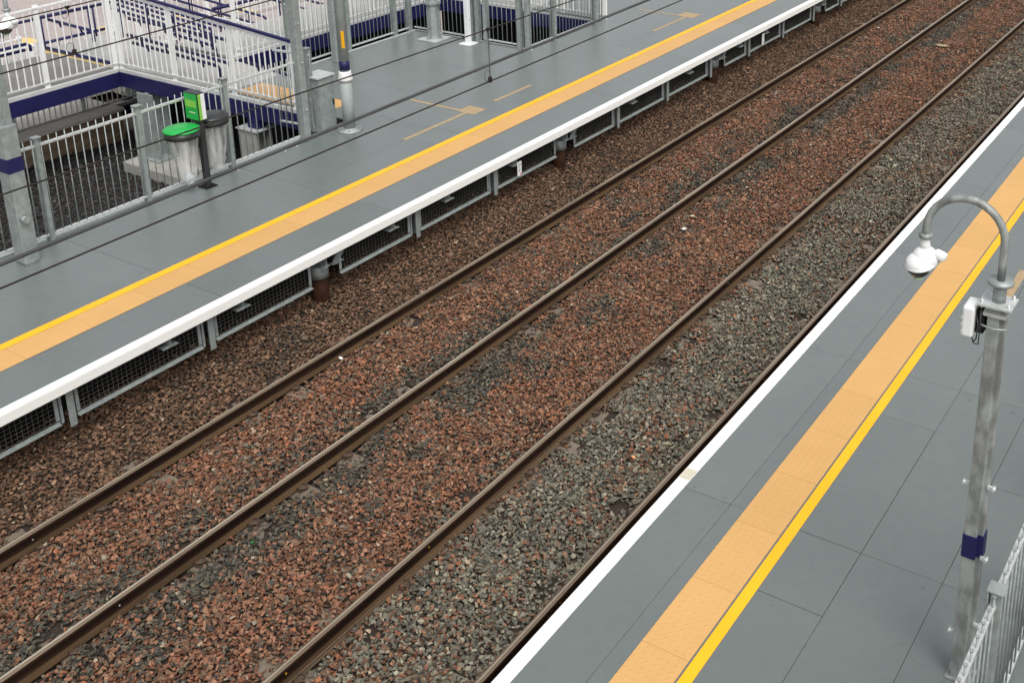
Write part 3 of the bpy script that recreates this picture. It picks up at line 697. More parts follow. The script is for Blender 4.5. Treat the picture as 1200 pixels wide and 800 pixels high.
# cover studs along the deck edge
m = None
for i, y in enumerate([6.9, 7.25, 8.1, 8.6, 9.0, 9.55, 9.72, 10.25, 10.4, 10.95, 11.9, 12.15, 5.2, 5.9]):
    if m is None:
        b = MB(); b.lathe([(0.014, 0.0), (0.014, 0.012), (0.006, 0.018), (0.0, 0.018)], (-3.93, y, PZ), 8); m = tag(b.build('deck_screw', M_bright, loc=(-3.93, y, PZ)), 'bright screw head on the grey deck in front of the left railing', 'screw', 'screws along the deck edge')
    else:
        c = m.copy(); COL.objects.link(c); c.location = (-3.93, y, PZ)

# tall posts, poles and stanchions
def tall_post(x, y, h, wdt, label, mtl=M_galv, base=None, group='tall posts on the left platform', name='steel_post'):
    t = thing(name, label, 'post', (x, y, PZ), group); L = (x, y, PZ)
    m = MB(); m.box(x-wdt/2, x+wdt/2, y-wdt*.42, y+wdt*.42, PZ, PZ+h); m.build('shaft', mtl, t, bevel=0.012, loc=L)
    if base:
        m = MB(); m.box(x-base/2, x+base/2, y-base/2, y+base/2, PZ+0.001, PZ+0.02); m.build('base_plate', mtl, t, bevel=0.003, loc=L)
    m = MB()
    for z in (0.55, 1.35, 2.0): m.cyl((x+wdt/2, y, PZ+z), (x+wdt/2+0.03, y, PZ+z), 0.012, n=8)
    m.build('bolt', M_bright, t, loc=L)
    return t
tall_post(-4.02, 12.42, 3.2, 0.15, 'tall galvanised post at the end of the near railing, left of the grey cabinet')
tall_post(-6.93, 16.0, 4.2, 0.15, 'tall galvanised post behind the banded grey pole')
tall_post(-5.49, 18.42, 3.6, 0.115, 'slim white post standing on a white base plate at the back of the recess', M_wplas, 0.30, name='white_post')

t = thing('banded_pole', 'round grey pole with a yellow strip and a navy band on the left platform', 'pole', (-3.76, 13.16, PZ)); L = (-3.76, 13.16, PZ)
m = MB(); m.cyl((-3.76, 13.16, PZ), (-3.76, 13.16, 1.80), 0.098, n=24); m.build('lower_sleeve', M_pole, t, loc=L)
m = MB(); m.lathe([(0.115, 1.80), (0.125, 1.83), (0.10, 1.93), (0.098, 1.96), (0.0, 1.96)], (-3.76, 13.16, 0)); m.build('collar', M_wht, t, loc=L)
m = MB(); m.cyl((-3.76, 13.16, 1.95), (-3.76, 13.16, 5.2), 0.084, 0.078, n=24); m.build('upper_tube', M_pole, t, loc=L)
m = MB(); m.cyl((-3.76, 13.16, 1.985), (-3.76, 13.16, 2.14), 0.0865, n=24); m.build('navy_band', M_navy, t, loc=L)
m = MB(); m.box(-3.708, -3.66, 13.16-0.076, 13.16-0.05, 2.38, 2.66); m.build('yellow_strip', M_yel, t, loc=L)
m = MB(); m.lathe([(0.22, PZ+.001), (0.22, PZ+0.02), (0.12, PZ+0.02), (0.12, PZ+0.05), (0.0, PZ+0.05)], (-3.76, 13.16, 0), 8); 
for i in range(4):
    a = math.pi/4+i*math.pi/2; m.cyl((-3.76+.17*math.cos(a), 13.16+.17*math.sin(a), PZ+.02), (-3.76+.17*math.cos(a), 13.16+.17*math.sin(a), PZ+.06), 0.016, n=6)
m.build('base_flange', M_galv, t, loc=L)

t = thing('steel_stanchion', 'thick octagonal grey stanchion on a gusseted square base at the back of the recess', 'stanchion', (-6.38, 18.35, PZ)); L = (-6.38, 18.35, PZ); X, Y = -6.38, 18.35
m = MB(); m.cyl((X, Y, PZ+.02), (X, Y, 1.72), 0.15, 0.14, n=8, smooth=False, rot=math.pi/8); m.cyl((X, Y, 1.76), (X, Y, 5.0), 0.13, 0.11, n=8, smooth=False, rot=math.pi/8); m.build('shaft', M_galv, t, loc=L)
m = MB(); m.cyl((X, Y, 1.71), (X, Y, 1.765), 0.19, n=8, smooth=False, rot=math.pi/8); m.build('flange', M_galv, t, loc=L)
m = MB(); m.box(X-.26, X+.26, Y-.26, Y+.26, PZ+.001, PZ+.022); m.build('base_plate', M_bright, t, bevel=.003, loc=L)
for dx, dy in ((1,0),(-1,0),(0,1),(0,-1)):
    m = MB(); a = Vector((X+dx*.14, Y+dy*.14, PZ+.02)); q = Vector((dx, dy, 0)); s_ = Vector((-dy, dx, 0))*0.006
    tri = [a, a+q*.11, a+Vector((0,0,.2))]; m.add([p-s_ for p in tri]+[p+s_ for p in tri], [(0,2,1),(3,4,5),(0,1,4,3),(1,2,5,4),(2,0,3,5)]); m.build('gusset', M_galv, t, loc=L)
m = MB(); m.box(X-.05, X+.05, Y-.155, Y-.14, 1.2, 1.55); m.build('door', M_galv, t, loc=L, bevel=.003)

t = thing('equipment_cabinet', 'grey steel cabinet with a sloping pale top beside the left platform railing', 'cabinet', (-4.22, 12.98, PZ)); L = (-4.22, 12.98, PZ)
m = MB(); m.box(-4.37, -4.03, 12.80, 13.14, PZ+.001, 1.86); m.build('body', M_galv, t, bevel=.006, loc=L)
m = MB(); m.box(-4.40, -4.00, 12.77, 13.17, 1.861, 1.885); m.build('lid', M_bright, t, loc=L, bevel=.003)
m = MB(); m.box(-4.029, -4.02, 12.82, 13.12, PZ+.06, 1.82); m.build('door', M_galv, t, loc=L, bevel=.003)
m = MB(); m.box(-4.019, -4.005, 13.08, 13.10, 1.35, 1.45); m.build('handle', M_blk, t, loc=L)

# ---------------- CCTV masts
def cctv_mast(x, y, label, left):
    L = (x, y, PZ)
    t = thing('camera_mast', label, 'camera mast', L, 'camera masts on the platforms')
    mt = M_galv if left else M_galv_old
    w0, w1 = (0.16, 0.14) if left else (0.128, 0.106)
    m = MB()
    # open box section with a recessed channel on the far side
    def sec(z, w_): return [(x-w_/2, y-w_*.45, z), (x+w_*.22, y-w_*.45, z), (x+w_*.22, y-w_*.12, z), (x+w_*.52, y-w_*.12, z), (x+w_*.52, y+w_*.5, z), (x-w_/2, y+w_*.5, z)]
    a, b_ = sec(PZ+.012, w0), sec(3.93, w1); n = 6
    m.add(a+b_, [(i, (i+1)%n, (i+1)%n+n, i+n) for i in range(n)]+[tuple(range(n-1,-1,-1)), tuple(range(n, 2*n))])
    m.build('shaft', mt, t, bevel=.006, loc=L)
    m = MB(); m.box(x-.095, x+.10, y-.085, y+.09, PZ+.001, PZ+.012); m.build('base_plate', mt, t, loc=L)
    if left:
        m = MB(); m.box(x-.12, x+.11, y-.10, y+.10, PZ+.013, 2.78); m.box(x-.145, x-.121, y-.07, y+.09, 2.50, 2.95); m.build('hinged_casing', M_galv, t, bevel=.01, loc=L)
        m = MB(); m.box(x-.123, x+.113, y-.103, y+.103, 2.17, 2.36); m.build('navy_band', M_navy, t, loc=L)
        m = MB(); m.box(x+.110, x+.116, y-.07, y+.07, 1.15, 2.05); m.box(x-.05, x+.06, y-.107, y-.101, 1.3, 2.1); m.build('access_door', M_galv, t, bevel=.003, loc=L)
        m = MB(); m.cyl((x+.11, y-.03, 1.55), (x+.19, y-.03, 1.55), .045, n=12); m.build('cable_gland', M_galv, t, loc=L)
    else:
        m = MB(); k = 0.131
        m.box(x-k*.5-.002, x+k*.22+.002, y-k*.45-.003, y+k*.5+.003, 1.98, 2.16); m.box(x+k*.22+.002, x+k*.52+.002, y-k*.12-.003, y+k*.5+.003, 1.98, 2.16); m.build('navy_band', M_navy, t, loc=L)
        for z, sx in ((2.57, 1), (2.56, -1), (1.99, 1), (1.30, -1), (1.42, 1)):
            m = MB(); m.box(x+sx*.058, x+sx*.10, y-.035, y-.015, z-.012, z+.012); m.cyl((x+sx*.10, y-.045, z), (x+sx*.10, y-.0, z), .014, n=6); m.build('clamp_bolt', M_bright, t, loc=L)
    m = MB(); m.box(x-.115, x+.105, y-.095, y+.095, 3.935, 3.955); m.box(x-.08, x+.07, y-.065, y+.07, 3.86, 3.885); m.build('head_plate', M_bright, t, bevel=.003, loc=L)
    for dx, dy in ((-.09, -.07), (.08, -.07), (.08, .07), (-.09, .07)):
        m = MB(); m.cyl((x+dx, y+dy, 3.92), (x+dx, y+dy, 3.98), .010, n=6); m.build('bolt', M_bright, t, loc=L)
    m = MB(); m.cyl((x, y, 3.955), (x, y, 4.075), .043, n=20); m.lathe([(.0, 4.082), (.082, 4.082), (.084, 4.092), (.082, 4.106), (.0, 4.106)], (x, y, 0)); m.build('neck_flange', M_galv, t, loc=L)
    pts = [(x, y, 4.10), (x, y, 4.22), (x, y, 4.34)]; R_ = 0.255; cz = 4.36; sg = 1 if left else -1
    for i in range(0, 15):
        a = math.pi*i/14; pts.append((x+sg*(R_-R_*math.cos(a)), y, cz+R_*math.sin(a)))
    pts += [(x+sg*2*R_, y, 4.33), (x+sg*2*R_, y, 4.31)]
    m = MB(); m.tube(pts, 0.0262, 16); m.build('swan_neck', mt, t, loc=L)
    ex = x+sg*2*R_
    m = MB(); m.lathe([(.0, 4.285), (.042, 4.285), (.046, 4.295), (.046, 4.31), (.032, 4.318), (.0, 4.318)], (ex, y, 0)); m.build('end_collar', mt, t, loc=L)
    # dome camera is bolted to the neck: part of the mast
    m = MB(); m.lathe([(.0, 4.20), (.036, 4.20), (.034, 4.245), (.030, 4.262), (.032, 4.285), (.0, 4.285)], (ex, y, 0)); k = 1.0
    zc = 4.132; rb = .090; prof = [(.0, zc+rb)]+[(rb*math.sin(a), zc+rb*math.cos(a)) for a in [math.pi*i/16 for i in range(1, 12)]]+[(.0, zc-rb*.62)]
    m.lathe(prof, (ex+.008, y, 0), 36); m.build('camera_housing', M_wplas, t, loc=L)
    ax = Vector((-.50, -.86, 0)); Mv = Matrix.Rotation(math.radians(-14), 3, Vector((ax.y, -ax.x, 0)).normalized()) if True else None
    pv = [(.0, .068)]+[(.096*math.sin(a), .068*math.cos(a)) for a in [math.pi*.5*i/9 for i in range(1, 10)]]+[(.106, -.006), (.096, -.012), (.0, -.010)]
    m = MB(); m.lathe(pv, (ex-.016, y-.036, zc-.022), 36, M=Mv); m.build('sun_visor', M_wplas, t, loc=L)
    m = MB(); m.lathe([(.0, .03), (.075, .02), (.078, .0), (.068, -.035), (.045, -.060), (.0, -.072)], (ex-.020, y-.040, zc-.050), 28); m.build('lens_dome', M_glassd, t, loc=L)
    m = MB(); m.lathe([(.0, -.088), (.030, -.086), (.034, -.074), (.0, -.070)], (ex-.020, y-.040, zc-.050), 20); m.build('dome_tip', M_pale, t, loc=L)
    m = MB(); m.bar((ex+.06, y+.01, zc+.055), (ex+.145, y+.01, zc+.030), .075, .055); m.build('side_hood', M_wplas, t, loc=L, bevel=.022, seg=4)
    if not left:
        m = MB(); m.box(x-.205, x-.125, y-.10, y+.07, 3.69, 3.91); m.build('junction_box', M_wplas, t, bevel=.018, seg=3, loc=L)
        for zz in (3.73, 3.78, 3.83):
            m = MB(); m.cyl((x-.20, y-.10, zz), (x-.20, y-.106, zz), .009, n=8); m.build('screw', M_bright, t, loc=L)
        m = MB(); m.box(x-.125, x-.07, y-.05, y+.05, 3.72, 3.88); m.build('box_bracket', M_dark, t, loc=L)
        m = MB()
        m.tube([(x-.12, y-.06, 3.85), (x-.095, y-.09, 3.80), (x-.10, y-.09, 3.70), (x-.12, y-.08, 3.66), (x-.14, y-.05, 3.68)], .005, 8)
        m.tube([(x-.09, y-.07, 3.90), (x-.08, y-.10, 3.78), (x-.085, y-.09, 3.66), (x-.12, y-.06, 3.64)], .004, 8); m.build('camera_cable', M_blk, t, loc=L)
        m = MB(); m.tube([(x-.085, y-.08, 3.80), (x+.0, y-.085, 3.79), (x+.085, y-.07, 3.80)], .008, 8); m.build('strap', M_galv, t, loc=L)
    return t
cctv_mast(8.494, 6.911, 'weathered camera mast with curved neck, white dome and white box on the right platform', False)
cctv_mast(-3.73, 7.42, 'thick camera mast with a wide navy band at the left edge of the frame', True)

# ---------------- recycling stand
bx, by = -3.80, 10.28; L = (bx, by, PZ)
t = thing('recycling_stand', 'black post with a green sign and two clear bags under green and black lids', 'recycling stand', L)
m = MB(); m.bar((bx, by, PZ), (bx, by, 1.98), .085, .085, up=(1,0,0)); m.build('stand_post', M_blk, t, bevel=.01, loc=L)
m = MB(); m.box(bx-.10, bx+.10, by-.10, by+.10, PZ+.001, PZ+.014); m.build('foot_plate', M_dark, t, loc=L)
for (cx, cy, mt, nm, hoop) in ((bx-.02, by-.31, M_green, 'green', True), (bx-.14, by+.30, M_blk, 'black', True)):
    zc = 1.90
    m = MB(); m.lathe([(.0, zc+.045), (.20, zc+.04), (.255, zc+.02), (.26, zc), (.24, zc-.01), (.0, zc-.01)], (cx, cy, 0), 28); lid = m.build('lid', mt, t, loc=L); lid['label'] = nm+' round lid'
    m = MB(); m.lathe([(.235, zc-.10), (.25, zc-.10), (.25, zc-.012), (.235, zc-.012)], (cx, cy, 0), 28); m.bar((cx, cy, zc-.06), (bx, by, zc-.06), .06, .05); m.build('hoop', M_blk, t, loc=L)
    # bag: creased, tapering, open tube
    m = MB(); n = 36; rows = 14; vs = []
    for k in range(rows):
        f = k/(rows-1); z = zc-.08-f*.74
        for i in range(n):
            a = 2*math.pi*i/n; r = .222*(1-.50*f**1.3)*(1+.10*f*math.sin(4*a+3*f)+.07*math.sin(9*a-3*f)*f+.03*math.sin(17*a+5*f))
            vs.append((cx+r*math.cos(a)+.05*f*math.sin(3*f), cy+r*math.sin(a)*(1-.25*f), z+.015*math.sin(3*a)*f))
    fs = [(k*n+i, k*n+(i+1)%n, (k+1)*n+(i+1)%n, (k+1)*n+i) for k in range(rows-1) for i in range(n)]+[tuple(range((rows-1)*n, rows*n))]
    m.add(vs, fs, 0, True); m.build('clear_bag', M_bag, t, loc=L)
m = MB(); m.box(bx-.04, bx+.05, by-.32, by-.28, 1.02, 1.12); m.cyl((bx-.05, by-.33, 1.10), (bx+.03, by-.30, 1.2), .05, n=14); q = m.build('discarded_cup', mat('blue_white_cup', (0.35, 0.45, 0.52, 1), 0.5, col2=(0.6, 0.63, 0.65, 1), vscale=14), t, loc=L)
sx0, sx1, sy0, sy1 = bx-.20, bx+.09, by-.07, by+.06
m = MB(); m.box(sx0, sx1, sy0, sy1, 1.97, 2.39); q = m.build('sign_box', M_blk, t, bevel=.006, loc=L)
m = MB(); m.box(sx0+.012, sx1-.012, sy0-.006, sy0-.001, 1.985, 2.375); m.build('sign_face', M_green, t, loc=L)
m = MB(); m.box(sx0+.03, sx1-.03, sy0-.0085, sy0-.0065, 2.17, 2.28); m.build('light_band', M_green2, t, loc=L)
m = MB(); m.box(sx0+.09, sx1-.06, sy0-.0085, sy0-.0065, 2.085, 2.10); m.build('print_line', M_pale, t, loc=L)
m = MB(); m.box(sx1+.001, sx1+.006, sy0+.012, sy0+.055, 1.985, 2.375); m.build('side_face', M_green2, t, loc=L)
m = MB(); m.box(sx1+.001, sx1+.006, sy0+.058, sy1-.006, 1.985, 2.375); m.build('side_face', M_wplas, t, loc=L)

# ------------------------------------------------------------------ access walkways behind the platform
def deck_slab(name, rects, z, m_, th=0.06, kerb=None):
    b = MB()
    for (x0, x1, y0, y1) in rects: b.box(x0, x1, y0, y1, z-th, z)
    return struct(b.build(name, m_))
deck_slab('walkway_deck', [(-12.95, -7.26, 13.56, 15.02)], 0.898, M_palewalk)
deck_slab('walkway_deck', [(-12.6, -10.42, 5.0, 13.44)], 0.895, M_asph)
b = MB(); b.box(-12.95, -10.42, 13.445, 13.53, 0.85, 0.902); struct(b.build('yellow_nosing', mat('pale_yellow_nosing', (0.72, 0.52, 0.20, 1), 0.6, col2=(0.78, 0.6, 0.3, 1))))
deck_slab('walkway_deck', [(-10.9, -9.12, 15.2, 23.3), (-9.10, -6.22, 21.75, 23.3)], 0.895, M_palewalk)
deck_slab('lower_ramp', [(-14.6, -11.78, 4.0, 14.4)], -0.44, mat('brightened_pinkish_concrete', (0.70, 0.65, 0.59, 1), 0.8, col2=(0.78, 0.74, 0.69, 1), vscale=2.5), 0.06)  # concrete colour brightened to offset the shade of the walkway above
deck_slab('lower_ramp', [(-17.6, -10.9, 16.1, 18.1)], -0.46, M_conc, 0.6)
deck_slab('landing', [(-17.6, -14.62, 10.0, 16.08)], -0.50, M_ccol, 0.5)
deck_slab('plaza', [(-60, -17.65, -10, 70), (-17.63, -11.0, 18.15, 70), (-10.98, -6.3, 24.2, 70)], -0.98, M_pave, 0.2)
b = MB(); b.box(-11.92, -11.80, 4.0, 14.35, -1.2, -0.502); struct(b.build('timber_retaining_board', M_timber))
# yellow hazard pads on the plaza
b = MB()
for (x, y) in ((-19.6, 21.3), (-20.2, 19.4), (-21.0, 17.4), (-18.6, 22.9), (-22.4, 16.4)): b.box(x, x+.8, y, y+.45, -0.978, -0.972)
struct(b.build('plaza_marking', mat('plaza_yellow', (0.75, 0.52, 0.16, 1), 0.7, col2=(0.7, 0.5, 0.22, 1))))

def beam(name, label, p0, p1, z0, z1, width=0.10, kerb=0.075, grp='navy walkway beams'):
    """navy edge beam with a white kerb rail on top"""
    t = thing(name, label, 'beam', (p0[0], p0[1], z0), grp); L = (p0[0], p0[1], z0)
    m = MB(); m.bar((p0[0], p0[1], (z0+z1)/2), (p1[0], p1[1], (z0+z1)/2), width, z1-z0); m.build('beam_web', M_navy, t, loc=L, bevel=.004)
    m = MB(); m.bar((p0[0], p0[1], z1+kerb/2+.001), (p1[0], p1[1], z1+kerb/2+.001), width*.7, kerb); m.build('kerb_angle', M_kerb, t, loc=L, bevel=.003)
    return t
beam('walkway_beam', 'deep navy edge beam running from the left platform to the walkway corner', (-10.43, 13.50), (-4.90, 13.50), 0.53, 0.83)
beam('walkway_beam', 'deep navy edge beam of the walkway arm behind the left camera mast', (-10.38, 5.0), (-10.38, 13.44), 0.53, 0.83)
beam('walkway_beam', 'navy beam of the far walkway parallel to the tracks, behind the recess railing', (-9.08, 15.2), (-9.08, 21.66), 0.50, 0.82)
beam('walkway_beam', 'navy beam of the far walkway crossing behind the slim white post', (-9.13, 21.70), (-4.2, 21.70), 0.50, 0.82)
beam('walkway_beam', 'low navy beam of the lower ramp under the walkway corner', (-12.24, 14.37), (-12.24, 16.9), -0.82, -0.56)

def white_rail(label, p0, p1, za, zb, h0, h1, n_posts, sp=0.145, handrail=None, hz=0.06, bar_w=0.030, kbot=0.10, tops=True):
    """white guard railing: flat posts, thin bars, top and bottom rails, heights above a base that may slope"""
    p0 = Vector((p0[0], p0[1], 0)); p1 = Vector((p1[0], p1[1], 0)); d = p1-p0; Lg = d.length; d.normalize(); nn = Vector((-d.y, d.x, 0))
    t = thing('guard_railing', label, 'railing', (p0.x, p0.y, za), 'white guard railings of the access walkways'); L = (p0.x, p0.y, za)
    B = lambda s_: za+(zb-za)*s_/Lg
    T = lambda s_: B(s_)+h0+(h1-h0)*s_/Lg
    P = lambda s_, z, o=0: (p0.x+d.x*s_+nn.x*o, p0.y+d.y*s_+nn.y*o, z)
    for i in range(n_posts):
        s_ = Lg*i/(n_posts-1); s_ = min(max(s_, .05), Lg-.05)
        m = MB(); m.bar(P(s_, B(s_)-.05, .02), P(s_, T(s_), .02), .10, .05, up=(nn.x, nn.y, 0)); m.build('post', M_wht, t, loc=L, bevel=.003, seg=1)
    m = MB(); n = int(Lg/sp)
    for i in range(1, n):
        s_ = Lg*i/n; m.cyl(P(s_, B(s_)+kbot), P(s_, T(s_)-.06), bar_w/2, n=6, caps=False)
    bars = m.build('infill_bars', M_wht, t, loc=L)
    if n > 100: bars['kind'] = 'stuff'
    m = MB(); m.bar(P(0, T(0)-.05), P(Lg, T(Lg)-.05), .04, .03); m.build('top_rail', M_wht, t, loc=L)
    m = MB(); m.bar(P(0, B(0)+kbot), P(Lg, B(Lg)+kbot), .04, .03); m.build('bottom_rail', M_kerb, t, loc=L)
    if handrail:
        m = MB(); m.bar(P(0, T(0)+.03, -.02), P(Lg, T(Lg)+.03, -.02), .065, .055); m.build('handrail', M_navy, t, loc=L, bevel=.012)
    return t
white_rail('white guard railing with a navy handrail on the near edge of the walkway', (-10.36, 13.50), (-5.35, 13.50), 0.90, 0.915, 1.62, 1.22, 4, handrail=True)
white_rail('white guard railing on the walkway arm behind the left camera mast', (-10.38, 6.0), (-10.38, 13.48), 0.90, 0.905, 1.50, 1.62, 6)
white_rail('white guard railing above the navy beam behind the recess railing', (-9.08, 15.3), (-9.08, 21.6), 0.90, 0.90, 1.40, 1.40, 5, sp=0.15, handrail=True)
white_rail('white guard railing crossing behind the slim white post', (-9.0, 21.70), (-4.1, 21.70), 0.90, 0.905, 1.40, 1.40, 5, sp=0.15, handrail=True)
white_rail('low white guard railing on the lower ramp under the walkway', (-12.26, 6.0), (-12.26, 16.9), -0.52, -0.52, 1.15, 1.15, 8, sp=0.12)
white_rail('pale guard railing on the far side of the lower ramp', (-14.6, 8.0), (-14.6, 15.8), -0.44, -0.44, 1.05, 1.05, 6, sp=0.14)

def handrail(label, pts_list, posts=(), r=0.024, hook=None):
    p0 = pts_list[0][0]; L = tuple(p0)
    t = thing('ramp_handrail', label, 'handrail', L, 'navy handrails of the access ramps')
    for pts in pts_list:
        m = MB(); m.tube(pts, r, 8); m.build('rail_tube', M_navy, t, loc=L)
    for (a, c) in posts:
        m = MB(); m.cyl(a, c, 0.022, n=8); m.build('upright', M_navy, t, loc=L)
    return t
def ramp_pair(label, y, x0, x1, zt0, zt1, dz, zdeck, n, r=0.027):
    """two parallel tubes with a looped end on uprights"""
    A = [(x0, y, zt0), (x1, y, zt1), (x1+.10, y, zt1-.03), (x1+.13, y, zt1-dz/2), (x1+.10, y, zt1-dz+.03), (x1, y, zt1-dz)]
    Bp = [(x0, y, zt0-dz), (x1, y, zt1-dz)]
    ps = []
    for i in range(n):
        f = (i+.5)/n; x = x0+(x1-x0)*f; z = zt0+(zt1-zt0)*f; ps.append(((x, y+.05, zdeck), (x, y+.05, z-.02)))
    return handrail(label, [A, Bp], ps, r)
def loop_end(x, y, z, dz, sx=1):
    return [(x, y, z), (x+sx*.06, y, z-.01), (x+sx*.10, y, z-.06), (x+sx*.10, y, z-dz*.75)]
def hr(label, y, x0, z0, x1, z1, zd, n, drop=.30, r=.034):
    pts = [(x0, y, z0)]+loop_end(x1, y, z1, drop); ps = []
    for i in range(n):
        f = (i+.5)/n; x = x0+(x1-x0)*f; z = z0+(z1-z0)*f
        ps.append(((x, y+.05, z-.12), (x, y+.02, z-.02)))
    return handrail(label, [pts], ps, r)
hr('upper navy handrail inside the near white railing, highest of its pair', 13.66, -10.15, 1.92, -7.30, 1.88, .9, 4)
hr('middle navy handrail inside the near white railing', 13.66, -10.20, 1.57, -7.32, 1.43, .9, 4)
hr('lowest navy handrail inside the near white railing', 13.72, -10.15, 1.40, -7.75, 1.30, .9, 3)
hr('short navy handrail stub above the orange tactile strip', 13.70, -6.9, 1.51, -5.6, 1.42, .9, 2)
hr('topmost navy handrail on the far side of the pale walkway', 15.0, -12.6, 1.76, -9.46, 1.50, .9, 4)
hr('second navy handrail on the far side of the pale walkway', 15.0, -12.6, 1.52, -9.50, 1.28, .9, 4)
hr('third navy handrail on the far side of the pale walkway, with a hooked end', 15.02, -10.9, 1.22, -9.46, 1.13, .9, 2)
hr('navy handrail at the outer walkway corner crossing the dropper wire', 13.7, -12.9, 1.52, -11.5, 1.48, .9, 2)
ramp_pair('double navy handrail along the sloping ramp beyond the walkway', 18.0, -17.4, -12.0, 0.75, 0.30, 0.26, -0.46, 5, .034)
ramp_pair('double navy handrail further back beside the plaza', 20.4, -21.5, -14.2, 0.55, -0.05, 0.27, -0.98, 6, .034)
ramp_pair('topmost double navy handrail at the head of the far ramp', 21.9, -21.0, -13.4, 0.62, 0.05, 0.27, -0.98, 6, .034)
handrail('navy handrail loops at the left frame edge on the dark walkway', [[(-12.9, 6.0, 1.12), (-12.9, 13.15, 1.12), (-12.9, 13.22, 1.06), (-12.9, 13.22, .95)], [(-12.9, 6.0, 1.0), (-12.9, 13.1, 1.0)], [(-12.9, 6.0, 1.60), (-12.9, 12.6, 1.60), (-12.9, 12.68, 1.54), (-12.9, 12.68, 1.36)]], [((-12.9, 12.3, .9), (-12.9, 12.3, 1.60)), ((-12.9, 10.0, .9), (-12.9, 10.0, 1.60))], .034)
handrail('single navy handrail lying just above the yellow walkway nosing', [[(-12.95, 13.50, .965), (-10.5, 13.50, .965)]], (), .035)
handrail('lower navy handrail parallel to the tracks beyond the yellow nosing', [[(-13.0, 13.45, 1.02), (-13.0, 15.2, 1.0)]], [((-13.0, 13.9, .7), (-13.0, 13.9, 1.0)), ((-13.0, 14.8, .7), (-13.0, 14.8, 1.0))], .034)
handrail('upper navy handrail parallel to the tracks beyond the yellow nosing', [[(-13.0, 13.4, 1.58), (-13.0, 15.3, 1.56)]], [((-13.0, 13.6, .7), (-13.0, 13.6, 1.58)), ((-13.0, 14.8, .7), (-13.0, 14.8, 1.57))], .034)
handrail('second navy handrail parallel to the tracks, higher up the picture', [[(-16.0, 11.0, .80), (-16.0, 16.7, .77)]], [((-16.0, 12.0, -.5), (-16.0, 12.0, .80)), ((-16.0, 14.4, -.5), (-16.0, 14.4, .80)), ((-16.0, 16.6, -.5), (-16.0, 16.6, .77))], .034)
white_rail('pale guard railing along the edge of the plaza beyond the ramp', (-17.5, 18.12), (-11.2, 18.12), -0.46, -0.46, 1.10, 1.05, 6, sp=0.16)
white_rail('pale guard railing parallel to the tracks beside the plaza', (-17.55, 18.4), (-17.55, 27.0), -0.95, -0.95, 1.10, 1.10, 7, sp=0.17)
white_rail('pale guard railing beyond the left handrail loops', (-13.3, 5.0), (-13.3, 13.3), -0.4, -0.4, 1.6, 1.6, 6, sp=0.17)
handrail('long navy handrail sloping away over the pink paving', [[(-12.6, 17.6, .95), (-12.3, 22.5, .98), (-12.0, 31.0, 1.05)]], [((-12.5, 20.0, -.98), (-12.5, 20.0, .95)), ((-12.3, 23.0, -.98), (-12.3, 23.0, .98)), ((-12.2, 26.5, -.98), (-12.2, 26.5, 1.02))], .045)
# dark sheets added so the shaded space below the walkways stays black
b = MB(); b.box(-12.2, -7.30, 15.06, 15.18, -1.25, 0.83); b.box(-9.75, -9.63, 15.2, 21.9, -1.25, 0.83); b.box(-9.6, -4.2, 22.3, 22.42, -1.25, 0.83)
struct(b.build('walkway_dark_backing', M_dark))

# columns that carry the walkway
def column(x, y, w_, z0, z1, label, cap=False):
    t = thing('walkway_column', label, 'column', (x, y, z0), 'columns under the walkway'); L = (x, y, z0)
    m = MB(); m.box(x-w_*.62, x+w_*.62, y-w_*.5, y-w_*.38, z0, z1); m.box(x-w_*.62, x+w_*.62, y+w_*.38, y+w_*.5, z0, z1); m.box(x-w_*.12, x+w_*.12, y-w_*.375, y+w_*.375, z0, z1); m.build('shaft', M_ccol if cap else M_galv, t, loc=L, bevel=.003)
    m = MB(); m.box(x-w_*.9, x+w_*.9, y-w_*.75, y+w_*.75, z0+.001, z0+.03); m.build('base_plate', M_galv, t, loc=L, bevel=.003)
    if cap:
        m = MB(); m.box(x-w_*.8, x+w_*.8, y-w_*.6, y+w_*.6, z1+.001, z1+.02); m.build('top_plate', M_bright, t, loc=L)
column(-9.55, 13.55, 0.36, -0.85, 0.528, 'grey column with a base plate on a concrete plinth under the navy beam')
column(-6.55, 13.50, 0.36, -0.95, 0.34, 'short pale column with a capping plate right of the black-lidded bag', True)
column(-12.45, 15.2, 0.30, -0.44, 0.84, 'white column standing under the walkway corner')
b = MB(); b.box(-6.62, -6.36, 13.40, 13.60, 0.365, 0.528); tag(b.build('beam_bearing', M_navy), 'navy bearing block between the short pale column and the beam', 'bearing')
b = MB(); b.box(-9.98, -8.3, 13.0, 14.3, -1.08, -0.853); tag(b.build('column_plinth', M_ccol, bevel=.015), 'wide pale concrete plinth under the grey walkway column', 'plinth')
b = MB(); b.box(-8.2, -5.9, 12.2, 14.6, -1.24, -1.02); tag(b.build('column_plinth', M_ccol, bevel=.015), 'darker concrete plinth behind the recycling bags', 'plinth')
b = MB(); b.box(-6.6, -4.35, 3.0, 7.05, -1.15, -0.70); tag(b.build('concrete_slab', M_conc, bevel=.01), 'pale concrete slab below the railing at the left frame edge', 'slab')

